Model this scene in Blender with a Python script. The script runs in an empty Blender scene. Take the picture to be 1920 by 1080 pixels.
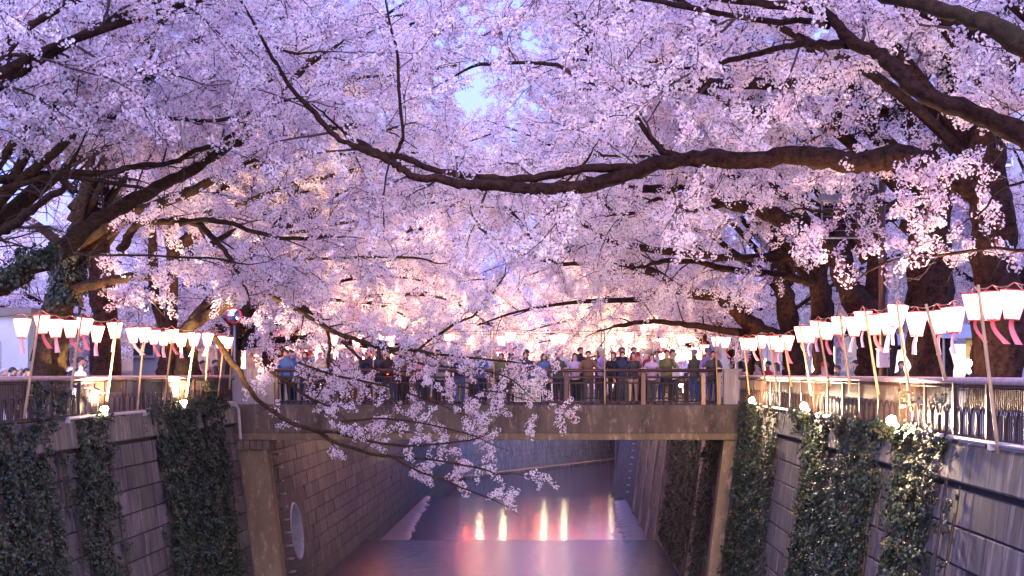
import bpy, bmesh, math, random
import numpy as np
import mathutils.noise as mnoise
from mathutils import Vector, Matrix, Euler

R = math.radians
random.seed(7)
RNG = np.random.default_rng(7)
sc = bpy.context.scene
COL = sc.collection

# ------------------------------------------------------------------ camera
F, CX, CY, CZ = 2600.0, 1040.0, 700.0, 1.0       # focal length and principal point in pixels of a 1920x1080 frame
cam_data = bpy.data.cameras.new("camera")
cam = bpy.data.objects.new("camera", cam_data)
COL.objects.link(cam)
cam.location = (0, 0, CZ)
cam.rotation_euler = (R(90), 0, 0)
cam_data.sensor_width = 36.0
cam_data.lens = F / 1920 * 36.0
cam_data.shift_x = (960 - CX) / 1920
cam_data.shift_y = (CY - 540) / 1920
cam_data.clip_start = 0.1
cam_data.clip_end = 3000
sc.camera = cam

# ------------------------------------------------------------------ sky, sun, exposure
SUN_EL, SUN_AZ = R(0.5), R(200)
world = bpy.data.worlds.new("World")
sc.world = world
world.use_nodes = True
wn = world.node_tree
sky = wn.nodes.new("ShaderNodeTexSky")
sky.sky_type = 'NISHITA'
sky.sun_disc = False
sky.sun_elevation = SUN_EL
sky.sun_rotation = SUN_AZ
sky.ozone_density = 3.0
sky.air_density = 1.2
sky.dust_density = 0.3
tint = wn.nodes.new("ShaderNodeMix")
tint.data_type = 'RGBA'
tint.blend_type = 'MULTIPLY'
tint.inputs[0].default_value = 1.0
tint.inputs[7].default_value = (1.35, 1.0, 1.3, 1)
mixs = wn.nodes.new("ShaderNodeMix")
mixs.data_type = 'RGBA'
mixs.inputs[0].default_value = 0.82
mixs.inputs[7].default_value = (0.16, 0.235, 0.84, 1)     # even lavender dusk air
bg = wn.nodes["Background"]
bg.inputs[1].default_value = 1.05
wn.links.new(sky.outputs[0], tint.inputs[6])
wn.links.new(tint.outputs[2], mixs.inputs[6])
wn.links.new(mixs.outputs[2], bg.inputs[0])

sun_data = bpy.data.lights.new("dusk_sun", 'SUN')
sun_data.energy = 1.6
sun_data.angle = R(60)
sun_data.color = (0.90, 0.77, 1.0)
sun = bpy.data.objects.new("dusk_sun", sun_data)
COL.objects.link(sun)
sun.rotation_euler = (R(58), 0, R(-6))

vs = sc.view_settings
vs.view_transform = 'Standard'
vs.look = 'None'
vs.exposure = 1.6
vs.gamma = 1.0
vs.use_curve_mapping = False
sc.cycles.use_denoising = True
sc.cycles.max_bounces = 8
sc.cycles.diffuse_bounces = 6
sc.cycles.glossy_bounces = 3
sc.cycles.transmission_bounces = 4
sc.cycles.sample_clamp_indirect = 6.0
sc.cycles.use_light_tree = True


def at(px, py, Y):
    """Point at distance Y seen at pixel (px, py) of the photograph."""
    return Vector(((px - CX) / F * Y, Y, CZ - (py - CY) / F * Y))


# ------------------------------------------------------------------ materials
class Mat:
    def __init__(self, name):
        self.m = bpy.data.materials.new(name)
        self.m.use_nodes = True
        self.nt = self.m.node_tree
        self.b = self.nt.nodes["Principled BSDF"]
        self.out = self.nt.nodes["Material Output"]

    def n(self, kind, **kw):
        x = self.nt.nodes.new(kind)
        for k, v in kw.items():
            setattr(x, k, v)
        return x

    def l(self, a, b):
        self.nt.links.new(a, b)

    def ramp(self, fac, stops):
        r = self.n("ShaderNodeValToRGB")
        e = r.color_ramp.elements
        while len(e) < len(stops):
            e.new(0.5)
        for el, (p, c) in zip(e, stops):
            el.position = p
            el.color = (*c, 1) if len(c) == 3 else c
        self.l(fac, r.inputs[0])
        return r.outputs[0]

    def noise(self, scale, mapping=(1, 1, 1), detail=4, rough=0.55, coord='Position'):
        if coord == 'Position':
            src = self.n("ShaderNodeNewGeometry").outputs['Position']
        else:
            src = self.n("ShaderNodeTexCoord").outputs[coord]
        mp = self.n("ShaderNodeMapping")
        mp.inputs['Scale'].default_value = mapping
        self.l(src, mp.inputs[0])
        t = self.n("ShaderNodeTexNoise")
        t.inputs['Scale'].default_value = scale
        t.inputs['Detail'].default_value = detail
        t.inputs['Roughness'].default_value = rough
        self.l(mp.outputs[0], t.inputs['Vector'])
        return t.outputs[0]

    def mix(self, fac, a, b, mode='MIX'):
        x = self.n("ShaderNodeMix", data_type='RGBA', blend_type=mode)
        for i, v in ((0, fac), (6, a), (7, b)):
            if hasattr(v, 'is_linked'):
                self.l(v, x.inputs[i])
            elif i == 0:
                x.inputs[0].default_value = v
            else:
                x.inputs[i].default_value = (*v, 1)
        return x.outputs[2]

    def bump(self, h, strength=0.3, dist=0.02):
        b = self.n("ShaderNodeBump")
        b.inputs['Strength'].default_value = strength
        b.inputs['Distance'].default_value = dist
        self.l(h, b.inputs['Height'])
        self.l(b.outputs[0], self.b.inputs['Normal'])


def plain(name, color, rough=0.6, metal=0.0, var=0.25, scale=6.0, bump=0.15):
    M = Mat(name)
    c = M.ramp(M.noise(scale), [(0.25, [v * (1 - var) for v in color]), (0.75, [min(1, v * (1 + var)) for v in color])])
    M.l(c, M.b.inputs['Base Color'])
    M.b.inputs['Roughness'].default_value = rough
    M.b.inputs['Metallic'].default_value = metal
    if bump:
        M.bump(M.noise(scale * 9), bump, 0.004)
    return M.m


def concrete(name, lo, hi, streak, rough=0.85, moss=None, zs=0.05, tide=False):
    M = Mat(name)
    base = M.ramp(M.noise(1.3, (1, 1, 1), 6), [(0.3, lo), (0.72, hi)])
    st = M.ramp(M.noise(5.0 if zs < .1 else 2.2, (1, 1, zs), 6, 0.65), [(0.42, (0, 0, 0)), (0.68, (1, 1, 1))])
    c = M.mix(st, base, streak)
    st2 = M.ramp(M.noise(6.0, (1, 1, 0.06 if zs < .1 else 0.4), 6, 0.65), [(0.54, (0, 0, 0)), (0.72, (0.9, 0.9, 0.9))])
    c = M.mix(st2, c, [v * 1.9 for v in hi])
    if moss:
        ms = M.ramp(M.noise(0.8, (1, 1, 0.35), 5, 0.7), [(0.5, (0, 0, 0)), (0.68, (0.8, 0.8, 0.8))])
        c = M.mix(ms, c, moss)
    if tide:                       # algae and damp below the flood line
        sp = M.n("ShaderNodeSeparateXYZ")
        M.l(M.n("ShaderNodeNewGeometry").outputs['Position'], sp.inputs[0])
        ad = M.n("ShaderNodeMath", operation='MULTIPLY_ADD')
        M.l(M.noise(1.5, (1, 1, 0.3), 5, .7), ad.inputs[0])
        ad.inputs[1].default_value = 1.6
        M.l(sp.outputs[2], ad.inputs[2])
        mr = M.n("ShaderNodeMapRange")
        mr.inputs[1].default_value, mr.inputs[2].default_value = -6.2, -4.6
        mr.inputs[3].default_value, mr.inputs[4].default_value = 0.75, 0.0
        M.l(ad.outputs[0], mr.inputs[0])
        c = M.mix(mr.outputs[0], c, (0.045, 0.05, 0.035))
    oi = M.n("ShaderNodeObjectInfo")
    v = M.ramp(oi.outputs['Random'], [(0.0, (0.72, 0.72, 0.72)), (1.0, (1.28, 1.25, 1.22))])
    c = M.mix(1.0, c, v, 'MULTIPLY')
    M.l(c, M.b.inputs['Base Color'])
    M.b.inputs['Roughness'].default_value = rough
    M.bump(M.noise(30, (1, 1, 0.4), 6, 0.7), 0.5, 0.012)
    return M.m


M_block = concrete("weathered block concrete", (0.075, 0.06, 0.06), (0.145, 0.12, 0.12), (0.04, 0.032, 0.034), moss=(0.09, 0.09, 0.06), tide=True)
M_block_skylit = concrete("clean block concrete with painted sky light", (0.17, 0.17, 0.18), (0.27, 0.27, 0.28), (0.12, 0.12, 0.13))  # paler, bluer copy of the block concrete: sky light painted into the colour
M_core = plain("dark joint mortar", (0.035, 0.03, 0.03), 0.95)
M_coping = concrete("coping concrete", (0.14, 0.12, 0.10), (0.26, 0.23, 0.20), (0.07, 0.06, 0.05), moss=(0.08, 0.09, 0.05))
M_bridge = concrete("bridge beam concrete", (0.12, 0.085, 0.065), (0.19, 0.14, 0.11), (0.06, 0.042, 0.034), moss=(0.09, 0.06, 0.045), zs=0.3)
M_parapet = concrete("pale parapet concrete", (0.28, 0.23, 0.22), (0.37, 0.31, 0.29), (0.22, 0.18, 0.17))
M_pier = concrete("buff pier concrete", (0.18, 0.125, 0.075), (0.26, 0.185, 0.115), (0.15, 0.105, 0.065), zs=0.3)
M_asphalt = plain("asphalt", (0.05, 0.05, 0.052), 0.9, scale=3)
M_silt = plain("wet silt", (0.085, 0.062, 0.070), 0.5, var=0.45, scale=2.5, bump=0.4)
M_brown_rail = plain("brown painted rail steel", (0.09, 0.045, 0.035), 0.38, 0.3, scale=14)
M_fence = plain("brown fence steel", (0.050, 0.025, 0.017), 0.45, 0.3, scale=14)
M_pale_rail = plain("pale rail pipe", (0.42, 0.31, 0.30), 0.35, 0.4, scale=10)
M_white_pipe = plain("white plastic conduit", (0.50, 0.46, 0.44), 0.4, scale=10)
M_bamboo = plain("bamboo", (0.42, 0.27, 0.13), 0.5, var=0.3, scale=5)
M_steel = plain("grey steel", (0.22, 0.22, 0.25), 0.45, 0.5, scale=9)
M_dark = plain("dark plastic", (0.02, 0.02, 0.022), 0.4)
M_wire = plain("cable sheath", (0.10, 0.06, 0.055), 0.6)
M_plate = plain("cast bronze relief plate", (0.50, 0.46, 0.34), 0.5, 0.2, scale=12)
M_panel = plain("pale cabinet paint", (0.60, 0.50, 0.52), 0.5)
M_gold = plain("cherry red plastic", (0.6, 0.03, 0.03), 0.4)
M_signblue = plain("blue sign paint", (0.05, 0.16, 0.55), 0.4, var=0.05)
M_white = plain("white paint", (0.78, 0.78, 0.80), 0.5, var=0.06)
M_black = plain("black paint", (0.03, 0.03, 0.03), 0.5)
M_rung = plain("galvanised rung", (0.45, 0.43, 0.48), 0.4, 0.7)
M_ribbon = plain("red ribbon", (0.80, 0.20, 0.20), 0.6, var=0.15)
M_ribbon_p = plain("pink ribbon", (0.88, 0.55, 0.53), 0.6, var=0.15)
M_rim = plain("red lantern rim", (0.62, 0.07, 0.07), 0.5)


def bark_mat(name, lo, hi, moss=0.0):
    M = Mat(name)
    c = M.ramp(M.noise(9, (1, 1, 1), 8, 0.72), [(0.36, lo), (0.66, hi)])
    band = M.ramp(M.noise(26, (0.25, 0.25, 1.6), 3), [(0.62, (0, 0, 0)), (0.72, (0.6, 0.6, 0.6))])
    c = M.mix(band, c, [v * 1.9 for v in hi])
    if moss:
        ms = M.ramp(M.noise(2.2, (1, 1, 1), 5, 0.7), [(0.5, (0, 0, 0)), (0.65, (moss, moss, moss))])
        c = M.mix(ms, c, (0.05, 0.055, 0.02))
    M.l(c, M.b.inputs['Base Color'])
    M.b.inputs['Roughness'].default_value = 0.85
    M.b.inputs['Specular IOR Level'].default_value = 0.12
    M.bump(M.noise(13, (1, 1, 0.7), 8, 0.75), 1.0, 0.06)
    return M.m


M_bark = bark_mat("cherry bark", (0.011, 0.005, 0.004), (0.068, 0.030, 0.020))
M_bark_moss = bark_mat("mossy cherry bark", (0.020, 0.011, 0.007), (0.085, 0.046, 0.024), 0.5)
M_twig = plain("twig bark", (0.055, 0.032, 0.03), 0.8, scale=10, bump=0)


def petal_mat():
    M = Mat("cherry petal")
    oi = M.n("ShaderNodeObjectInfo")
    c = M.ramp(oi.outputs['Random'], [(0.0, (0.92, 0.77, 0.83)), (0.5, (0.94, 0.85, 0.89)), (1.0, (0.95, 0.91, 0.93))])
    d = M.n("ShaderNodeBsdfDiffuse")
    t = M.n("ShaderNodeBsdfTranslucent")
    M.l(c, d.inputs[0])
    M.l(c, t.inputs[0])
    mx = M.n("ShaderNodeMixShader")
    mx.inputs[0].default_value = 0.5
    M.l(d.outputs[0], mx.inputs[1])
    M.l(t.outputs[0], mx.inputs[2])
    M.nt.nodes.remove(M.b)
    M.l(mx.outputs[0], M.out.inputs[0])
    return M.m


def leaf_mat(name, cols, rough=0.42):
    M = Mat(name)
    oi = M.n("ShaderNodeObjectInfo")
    v = M.noise(40, (1, 1, 1), 2)
    add = M.n("ShaderNodeMath", operation='ADD')
    M.l(oi.outputs['Random'], add.inputs[0])
    M.l(v, add.inputs[1])
    hf = M.n("ShaderNodeMath", operation='MULTIPLY')
    hf.inputs[1].default_value = 0.5
    M.l(add.outputs[0], hf.inputs[0])
    c = M.ramp(hf.outputs[0], [(0.2, cols[0]), (0.55, cols[1]), (0.85, cols[2])])
    M.l(c, M.b.inputs['Base Color'])
    M.b.inputs['Roughness'].default_value = rough
    return M.m


M_petal = petal_mat()
M_calyx = plain("calyx", (0.22, 0.06, 0.05), 0.6, bump=0)
M_bud = plain("pink bud", (0.75, 0.30, 0.42), 0.6, bump=0)
M_young = plain("bronze young leaf", (0.16, 0.13, 0.04), 0.5, bump=0)
M_ivy = leaf_mat("ivy leaf", ((0.007, 0.016, 0.010), (0.021, 0.040, 0.018), (0.085, 0.062, 0.024)))
M_ivystem = plain("ivy stem", (0.05, 0.035, 0.02), 0.8, bump=0)


def emit(name, color, strength):
    M = Mat(name)
    M.b.inputs['Base Color'].default_value = (*color, 1)
    M.b.inputs['Emission Color'].default_value = (*color, 1)
    M.b.inputs['Emission Strength'].default_value = strength
    return M.m


def lantern_paper(name="lit lantern paper", col=(1.0, 0.40, 0.29, 1), top=6.0):
    M = Mat(name)
    g = M.n("ShaderNodeTexCoord").outputs['Generated']
    sp = M.n("ShaderNodeSeparateXYZ")
    M.l(g, sp.inputs[0])
    s = M.ramp(sp.outputs[2], [(0.0, (0.13, 0.13, 0.13)), (0.5, (0.6, 0.6, 0.6)), (0.8, (1, 1, 1)), (1.0, (0.35, 0.35, 0.35))])
    mu = M.n("ShaderNodeMath", operation='MULTIPLY')
    mu.inputs[1].default_value = top
    M.l(s, mu.inputs[0])
    M.b.inputs['Base Color'].default_value = (0.85, 0.62, 0.58, 1)
    M.b.inputs['Emission Color'].default_value = col
    M.l(mu.outputs[0], M.b.inputs['Emission Strength'])
    return M.m


M_lantern = lantern_paper()
M_lantern_red = lantern_paper("lit red lantern paper", (1.0, 0.14, 0.09, 1), 70.0)
M_bulb = emit("flood bulb glass", (1.0, 0.80, 0.50), 45)
M_bulb_back = emit("bulb glass seen from behind", (1.0, 0.85, 0.72), 1.1)
M_globe = emit("globe lamp glass", (1.0, 0.78, 0.45), 50)
M_lampwhite = emit("street lamp glass", (1.0, 0.92, 0.78), 25)
M_red_led = emit("red lamp glass", (1.0, 0.05, 0.02), 20)
M_window = emit("lit window", (1.0, 0.78, 0.5), 1.2)
M_stall_lit = emit("lit stall panel", (1.0, 0.80, 0.70), 0.5)


def water_mat(name="dusk river water", rough=0.11, chop=0.22):
    M = Mat(name)
    c = M.ramp(M.noise(0.5, (0.5, 1.5, 1), 3), [(0.3, (0.03, 0.028, 0.045)), (0.8, (0.07, 0.06, 0.085))])
    M.l(c, M.b.inputs['Base Color'])
    M.b.inputs['Roughness'].default_value = rough
    M.b.inputs['IOR'].default_value = 2.0
    M.b.inputs['Specular IOR Level'].default_value = 0.9
    M.bump(M.noise(1.6 if chop < .3 else 2.2, (0.35, 2.4, 1) if chop < .3 else (0.8, 2.0, 1), 4, 0.55), chop, 0.06)
    return M.m


M_water = water_mat()
M_water_chop = water_mat("choppy water before the weir", 0.17, 0.75)


# ------------------------------------------------------------------ mesh helpers
class MB:
    """Collects shapes for ONE mesh object."""

    def __init__(self):
        self.v, self.f, self.mi = [], [], []
        self.mats = []

    def _m(self, mat):
        if mat not in self.mats:
            self.mats.append(mat)
        return self.mats.index(mat)

    def add(self, verts, faces, mat):
        o = len(self.v)
        self.v.extend([tuple(x) for x in verts])
        self.f.extend([tuple(i + o for i in f) for f in faces])
        self.mi.extend([self._m(mat)] * len(faces))

    def box(self, c, s, mat, rot=None, bev=0.0):
        hx, hy, hz = s[0] / 2, s[1] / 2, s[2] / 2
        if bev <= 0:
            vs_ = [(x, y, z) for x in (-hx, hx) for y in (-hy, hy) for z in (-hz, hz)]
            fs = [(0, 1, 3, 2), (4, 6, 7, 5), (0, 4, 5, 1), (2, 3, 7, 6), (0, 2, 6, 4), (1, 5, 7, 3)]
        else:
            b = min(bev, hx * .9, hy * .9, hz * .9)
            bm = bmesh.new()
            bmesh.ops.create_cube(bm, size=1)
            bmesh.ops.scale(bm, vec=s, verts=bm.verts)
            bmesh.ops.bevel(bm, geom=bm.edges[:], offset=b, segments=1, affect='EDGES')
            bm.verts.index_update()
            vs_ = [tuple(v.co) for v in bm.verts]
            fs = [tuple(v.index for v in f.verts) for f in bm.faces]
            bm.free()
        if rot is not None:
            vs_ = [rot @ Vector(v) for v in vs_]
        vs_ = [(v[0] + c[0], v[1] + c[1], v[2] + c[2]) for v in vs_]
        self.add(vs_, fs, mat)

    def tube(self, path, r, mat, sides=8, cap=True):
        path = [Vector(p) for p in path]
        n = len(path)
        rr = r if hasattr(r, '__len__') else [r] * n
        vs_, fs = [], []
        t = (path[1] - path[0]).normalized()
        u = t.orthogonal().normalized()
        for i, p in enumerate(path):
            a, b = path[max(0, i - 1)], path[min(n - 1, i + 1)]
            t2 = (b - a).normalized()
            u = (u - t2 * u.dot(t2)).normalized()
            w = t2.cross(u)
            for k in range(sides):
                an = 2 * math.pi * k / sides
                vs_.append(p + (u * math.cos(an) + w * math.sin(an)) * rr[i])
        for i in range(n - 1):
            for k in range(sides):
                k2 = (k + 1) % sides
                fs.append((i * sides + k, i * sides + k2, (i + 1) * sides + k2, (i + 1) * sides + k))
        if cap:
            fs.append(tuple(range(sides))[::-1])
            fs.append(tuple((n - 1) * sides + k for k in range(sides)))
        self.add(vs_, fs, mat)

    def lathe(self, prof, mat, sides=12, M=None, phase=0.0):
        vs_, fs = [], []
        for r_, z in prof:
            for k in range(sides):
                a = 2 * math.pi * k / sides + phase
                vs_.append(Vector((r_ * math.cos(a), r_ * math.sin(a), z)))
        for i in range(len(prof) - 1):
            for k in range(sides):
                k2 = (k + 1) % sides
                fs.append((i * sides + k, i * sides + k2, (i + 1) * sides + k2, (i + 1) * sides + k))
        if M is not None:
            vs_ = [M @ v for v in vs_]
        self.add(vs_, fs, mat)

    def sphere(self, c, r, mat, seg=10, ring=7, sq=(1, 1, 1)):
        vs_, fs = [], []
        for i in range(ring + 1):
            th = math.pi * i / ring
            for k in range(seg):
                a = 2 * math.pi * k / seg
                vs_.append((c[0] + r * sq[0] * math.sin(th) * math.cos(a), c[1] + r * sq[1] * math.sin(th) * math.sin(a), c[2] + r * sq[2] * math.cos(th)))
        for i in range(ring):
            for k in range(seg):
                k2 = (k + 1) % seg
                fs.append((i * seg + k, (i + 1) * seg + k, (i + 1) * seg + k2, i * seg + k2))
        self.add(vs_, fs, mat)

    def mesh(self, name, smooth=False):
        me = bpy.data.meshes.new(name)
        me.from_pydata(self.v, [], self.f)
        for m in self.mats:
            me.materials.append(m)
        me.polygons.foreach_set("material_index", self.mi)
        if smooth:
            me.polygons.foreach_set("use_smooth", [True] * len(self.f))
        me.update()
        return me

    def build(self, name, parent=None, smooth=False):
        return link(name, self.mesh(name, smooth), parent)


def link(name, data, parent=None, loc=None, rot=None):
    o = bpy.data.objects.new(name, data)
    COL.objects.link(o)
    if parent is not None:
        o.parent = parent
        if loc is None:
            o.matrix_parent_inverse = Matrix.Translation(-parent.location) if parent.rotation_euler == Euler((0, 0, 0)) else (Matrix.LocRotScale(parent.location, parent.rotation_euler, None)).inverted()
    if loc is not None:
        o.location = loc
    if rot is not None:
        o.rotation_euler = rot
    return o


ALL_LABELS = {}


def tag(o, label, cat, group=None):
    ALL_LABELS.setdefault(label, 0)
    ALL_LABELS[label] += 1
    o["label"] = label
    o["category"] = cat
    if group:
        o["group"] = group
    return o


def thing(name, label, cat, loc=(0, 0, 0), group=None, rot=None):
    o = bpy.data.objects.new(name, None)
    COL.objects.link(o)
    o.location = loc
    if rot:
        o.rotation_euler = rot
    return tag(o, label, cat, group)


def kind(o, k):
    o["kind"] = k
    return o


ORD = ("first second third fourth fifth sixth seventh eighth ninth tenth eleventh twelfth thirteenth fourteenth fifteenth sixteenth seventeenth eighteenth nineteenth twentieth "
       "twenty-first twenty-second twenty-third twenty-fourth twenty-fifth twenty-sixth twenty-seventh twenty-eighth twenty-ninth thirtieth thirty-first thirty-second thirty-third thirty-fourth thirty-fifth").split()

# ------------------------------------------------------------------ the canal: dimensions
BAT = 0.13                      # the walls lean back 0.13 per metre
XL, XR = -9.9, 5.75             # wall tops
Z1, Z2, Z3 = -6.9, -7.6, -8.9   # water levels: this side of the near weir, between the weirs, beyond
W1, W2 = 66.0, 97.0             # the two weirs
STREET = -0.35
YB, YB2 = 42.6, 48.6            # near and far face of the footbridge


def wall_x(side, z):
    return XL + BAT * (-z) if side < 0 else XR - BAT * (-z)


# ground and street on both banks
for nm, x0, x1 in (("ground_left", -900, XL - 0.5), ("ground_right", XR + 0.5, 900)):
    b = MB()
    b.add([(x0, -60, STREET), (x1, -60, STREET), (x1, 900 if x1 < 0 else 900, STREET), (x0, 900, STREET)], [(0, 1, 2, 3)], M_asphalt)
    kind(b.build(nm), "structure")
b = MB()
b.add([(-60, -60, -10.2), (60, -60, -10.2), (200, 500, -10.2), (-60, 500, -10.2)], [(0, 1, 2, 3)], M_silt)
kind(b.build("riverbed"), "structure")


# water: one sheet per level, with a rounded weir lip
def water_sheet(name, z, y0, y1, x0, x1, lip):
    b = MB()
    n = 14
    xs = [x0 + (x1 - x0) * i / n for i in range(n + 1)]
    prof = [(y0, z), (y1 - 0.5, z)]
    if lip:
        prof += [(y1 - 0.15, z - 0.02), (y1, z - 0.10), (y1 + 0.08, z - 0.3), (y1 + 0.12, z - 1.2)]
    else:
        prof += [(y1, z)]
    vs_ = [(x, y, zz) for (y, zz) in prof for x in xs]
    fs = [(i * (n + 1) + k, i * (n + 1) + k + 1, (i + 1) * (n + 1) + k + 1, (i + 1) * (n + 1) + k) for i in range(len(prof) - 1) for k in range(n)]
    b.add(vs_, fs, M_water_chop if z > -7 else M_water)
    return kind(b.build(name, smooth=True), "structure")


water_sheet("water_near", Z1, -50, W1, -9.4, 5.3, True)
water_sheet("water_middle", Z2, W1 + 0.05, W2, -9.4, 5.3, True)
water_sheet("water_far", Z3, W2 + 0.05, 330, -12, 140, False)
b = MB()
for y in (W1 + 0.02, W2 + 0.02):
    z = Z1 if y < 80 else Z2
    b.box((-2.0, y - 0.45, z - 0.72), (14.9, 0.8, 1.1), M_core)
kind(b.build("weir_sill"), "structure")


# silt banks at the feet of the walls beyond the near weir
def silt_bank(name, side, y0, y1, w0, w1):
    b = MB()
    n = 150
    vs_, fs = [], []
    for i in range(n + 1):
        t = i / n
        y = y0 + (y1 - y0) * t
        w = w0 + (w1 - w0) * t + 0.34 * mnoise.noise(Vector((y * 0.35, side * 3.0, 0))) + 0.26 * mnoise.noise(Vector((y * 1.1, side * 5.0, 2))) + 0.12 * mnoise.noise(Vector((y * 3.3, side, 4)))
        xw = wall_x(side, Z2) - side * -0.05
        d = -side
        for q, h in ((0.0, 0.11), (0.55, 0.08), (0.9, 0.03), (1.0, -0.06)):
            vs_.append((xw + d * max(0.25, w) * q, y, Z2 + h))
    for i in range(n):
        for k in range(3):
            f = (i * 4 + k, i * 4 + k + 1, (i + 1) * 4 + k + 1, (i + 1) * 4 + k)
            fs.append(f if side < 0 else f[::-1])
    b.add(vs_, fs, M_silt)
    return kind(b.build(name, smooth=True), "structure")


silt_bank("riverbank_left", -1, W1 + 0.15, W2 - 0.6, 1.75, 0.35)
silt_bank("riverbank_right", 1, W1 + 0.15, W2 - 4, 1.55, 0.9)

# ------------------------------------------------------------------ retaining walls, block by block
COURSE, BLOCK_L = 0.53, 1.5
_b = MB()
_b.box((0, 0, 0), (0.16, BLOCK_L - 0.028, COURSE - 0.028), M_block, bev=0.014)
ME_block = _b.mesh("block")


def block_matrix(side, y, z, jut):
    ang = math.atan(BAT) * (-side)
    x = wall_x(side, z) + (-side) * (jut - 0.08)
    return Matrix.Translation((x, y, z)) @ Matrix.Rotation(-ang if side < 0 else -ang, 4, 'Y')


def build_wall(side, label, y_end, jam):
    w = thing("retaining_wall", label, "wall", (XL if side < 0 else XR, 0, 0))
    b = MB()
    zs = (-0.0, -10.1)
    x_in = [wall_x(side, z) + side * 0.05 for z in zs]
    x_out = x_in[0] + side * 0.85
    vs_ = [(x_in[1], -50, zs[1]), (x_in[0], -50, zs[0]), (x_out, -50, zs[0]), (x_out, -50, zs[1]),
           (x_in[1], y_end, zs[1]), (x_in[0], y_end, zs[0]), (x_out, y_end, zs[0]), (x_out, y_end, zs[1])]
    b.add(vs_, [(1, 2, 6, 5), (2, 3, 7, 6), (0, 3, 2, 1), (4, 5, 6, 7)], M_core)
    ycut = [-50, 49.0, 51.0, y_end]
    zcut = [0.0, -3.68, -5.68, -10.1]
    g_ = [(wall_x(side, z) + side * 0.05, y, z) for z in zcut for y in ycut]
    b.add(g_, [(i * 4 + k, i * 4 + k + 1, i * 4 + k + 5, i * 4 + k + 4) for i in range(3) for k in range(3) if not (side < 0 and i == 1 and k == 1)], M_core)
    b.build("core", w)
    # coping: a projecting band on top, in lengths
    y = -2.0 if side > 0 else 8.0
    cop = MB()
    cop.box((0, 0, 0), (0.46, 2.96, 0.56), M_coping, bev=0.03)
    me = cop.mesh("coping_stone")
    while y < y_end - 3:
        o = link("coping_stone", me, w, loc=(0, 0, 0))
        o.location = Vector((wall_x(side, -0.28) + side * 0.13, y + 1.5, -0.272 + random.uniform(-.006, .006))) - w.location
        o.rotation_euler = (0, math.atan(BAT) * (-side) * -1, 0)
        y += 3.0
    cells = []
    for j in range(15):
        z = -0.62 - COURSE * (j + 0.5) / math.sqrt(1 + BAT * BAT)
        y = -30 + (BLOCK_L / 2 if j % 2 else 0) + random.uniform(-.05, .05)
        while y < y_end - 0.4:
            y += BLOCK_L
            Yc = y
            if Yc < 14:
                continue
            s = F / Yc
            px = CX + wall_x(side, z) * s
            py = CY + (1 - z) * s
            vis = -80 < px < 2000 and py < 1110
            hole = side < 0 and (abs(Yc - 50.0) < 1.78 and abs(z + 4.68) < 1.3)
            if not hole:
                cells.append((0 if vis else 1, Yc, z))
    cells.sort()
    rest = MB()
    n_part = 0
    for vis, yc, z in cells:
        M = block_matrix(side, yc, z, random.uniform(-0.008, 0.016))
        if vis == 0 and n_part < 300:
            o = link("block", ME_block, w, loc=(0, 0, 0))
            o.matrix_local = Matrix.Translation(-w.location) @ M
            n_part += 1
        elif vis == 0 or yc > 14:
            if vis == 0:
                rest.add([M @ Vector(v) for v in _b.v], _b.f, M_block)
    if rest.v:
        kind(rest.build("far_blocks", w), "stuff")
    return w


wall_left = build_wall(-1, "battered concrete block wall hung with ivy, holding the bank with the round outlet", 132, 0)
wall_right = build_wall(1, "battered concrete block wall hung with ivy below the four floodlit fence panels", 112, 0)

# the outer wall of the bend, its sky light put into the block colour
w = thing("retaining_wall", "blue shaded block wall where the river bends, beyond the weirs", "wall", (-9.0, 131, 0))
p0, p1 = Vector((-9.3, 131, 0)), Vector((46, 226.5, 0))
d = (p1 - p0).normalized()
nrm = Vector((d.y, -d.x, 0))
Ln = (p1 - p0).length
b = MB()
b.add([p0 + Vector((0, 0, -10)) - nrm * 0.0, p1 + Vector((0, 0, -10)), p1 + Vector((0, 0, 0)) - nrm * 1.0, p0 + Vector((0, 0, 0)) - nrm * 1.0,
       p0 + Vector((0, 0, 0)) - nrm * 2.2, p1 + Vector((0, 0, 0)) - nrm * 2.2], [(0, 1, 2, 3), (3, 2, 5, 4)], M_core)
b.build("core", w)
rest = MB()
rotm = Matrix.Rotation(math.atan2(d.y, d.x) - math.pi / 2, 3, 'Z')
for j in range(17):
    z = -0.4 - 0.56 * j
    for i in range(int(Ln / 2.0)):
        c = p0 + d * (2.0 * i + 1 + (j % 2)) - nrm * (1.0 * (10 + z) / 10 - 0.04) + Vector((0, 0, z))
        rest.box(c, (0.16, 1.96, 0.535), M_block_skylit, rot=rotm)
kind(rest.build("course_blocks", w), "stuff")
b = MB()
b.box(p0 + d * Ln / 2 + Vector((0, 0, -9.2)) + nrm * 0.5, (1.3, Ln, 1.0), M_coping, rot=rotm)
b.build("footing", w)
b = MB()
b.box(p0 + d * Ln / 2 + Vector((0, 0, 0.06)) - nrm * 1.25, (0.6, Ln, 0.5), M_coping, rot=rotm)
b.build("coping_stone", w)

g = MB()
e0, e1 = p0 - nrm * 2.2, p1 - nrm * 2.2
g.add([(e0.x, e0.y, STREET - .004), (e1.x, e1.y, STREET - .004), (e1.x, 500, STREET - .004), (-60, 500, STREET - .004), (-60, e0.y, STREET - .004)], [(0, 1, 2, 3, 4)], M_asphalt)
kind(g.build("ground_far"), "structure")

d_bend, n_bend = d.copy(), nrm.copy()
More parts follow.
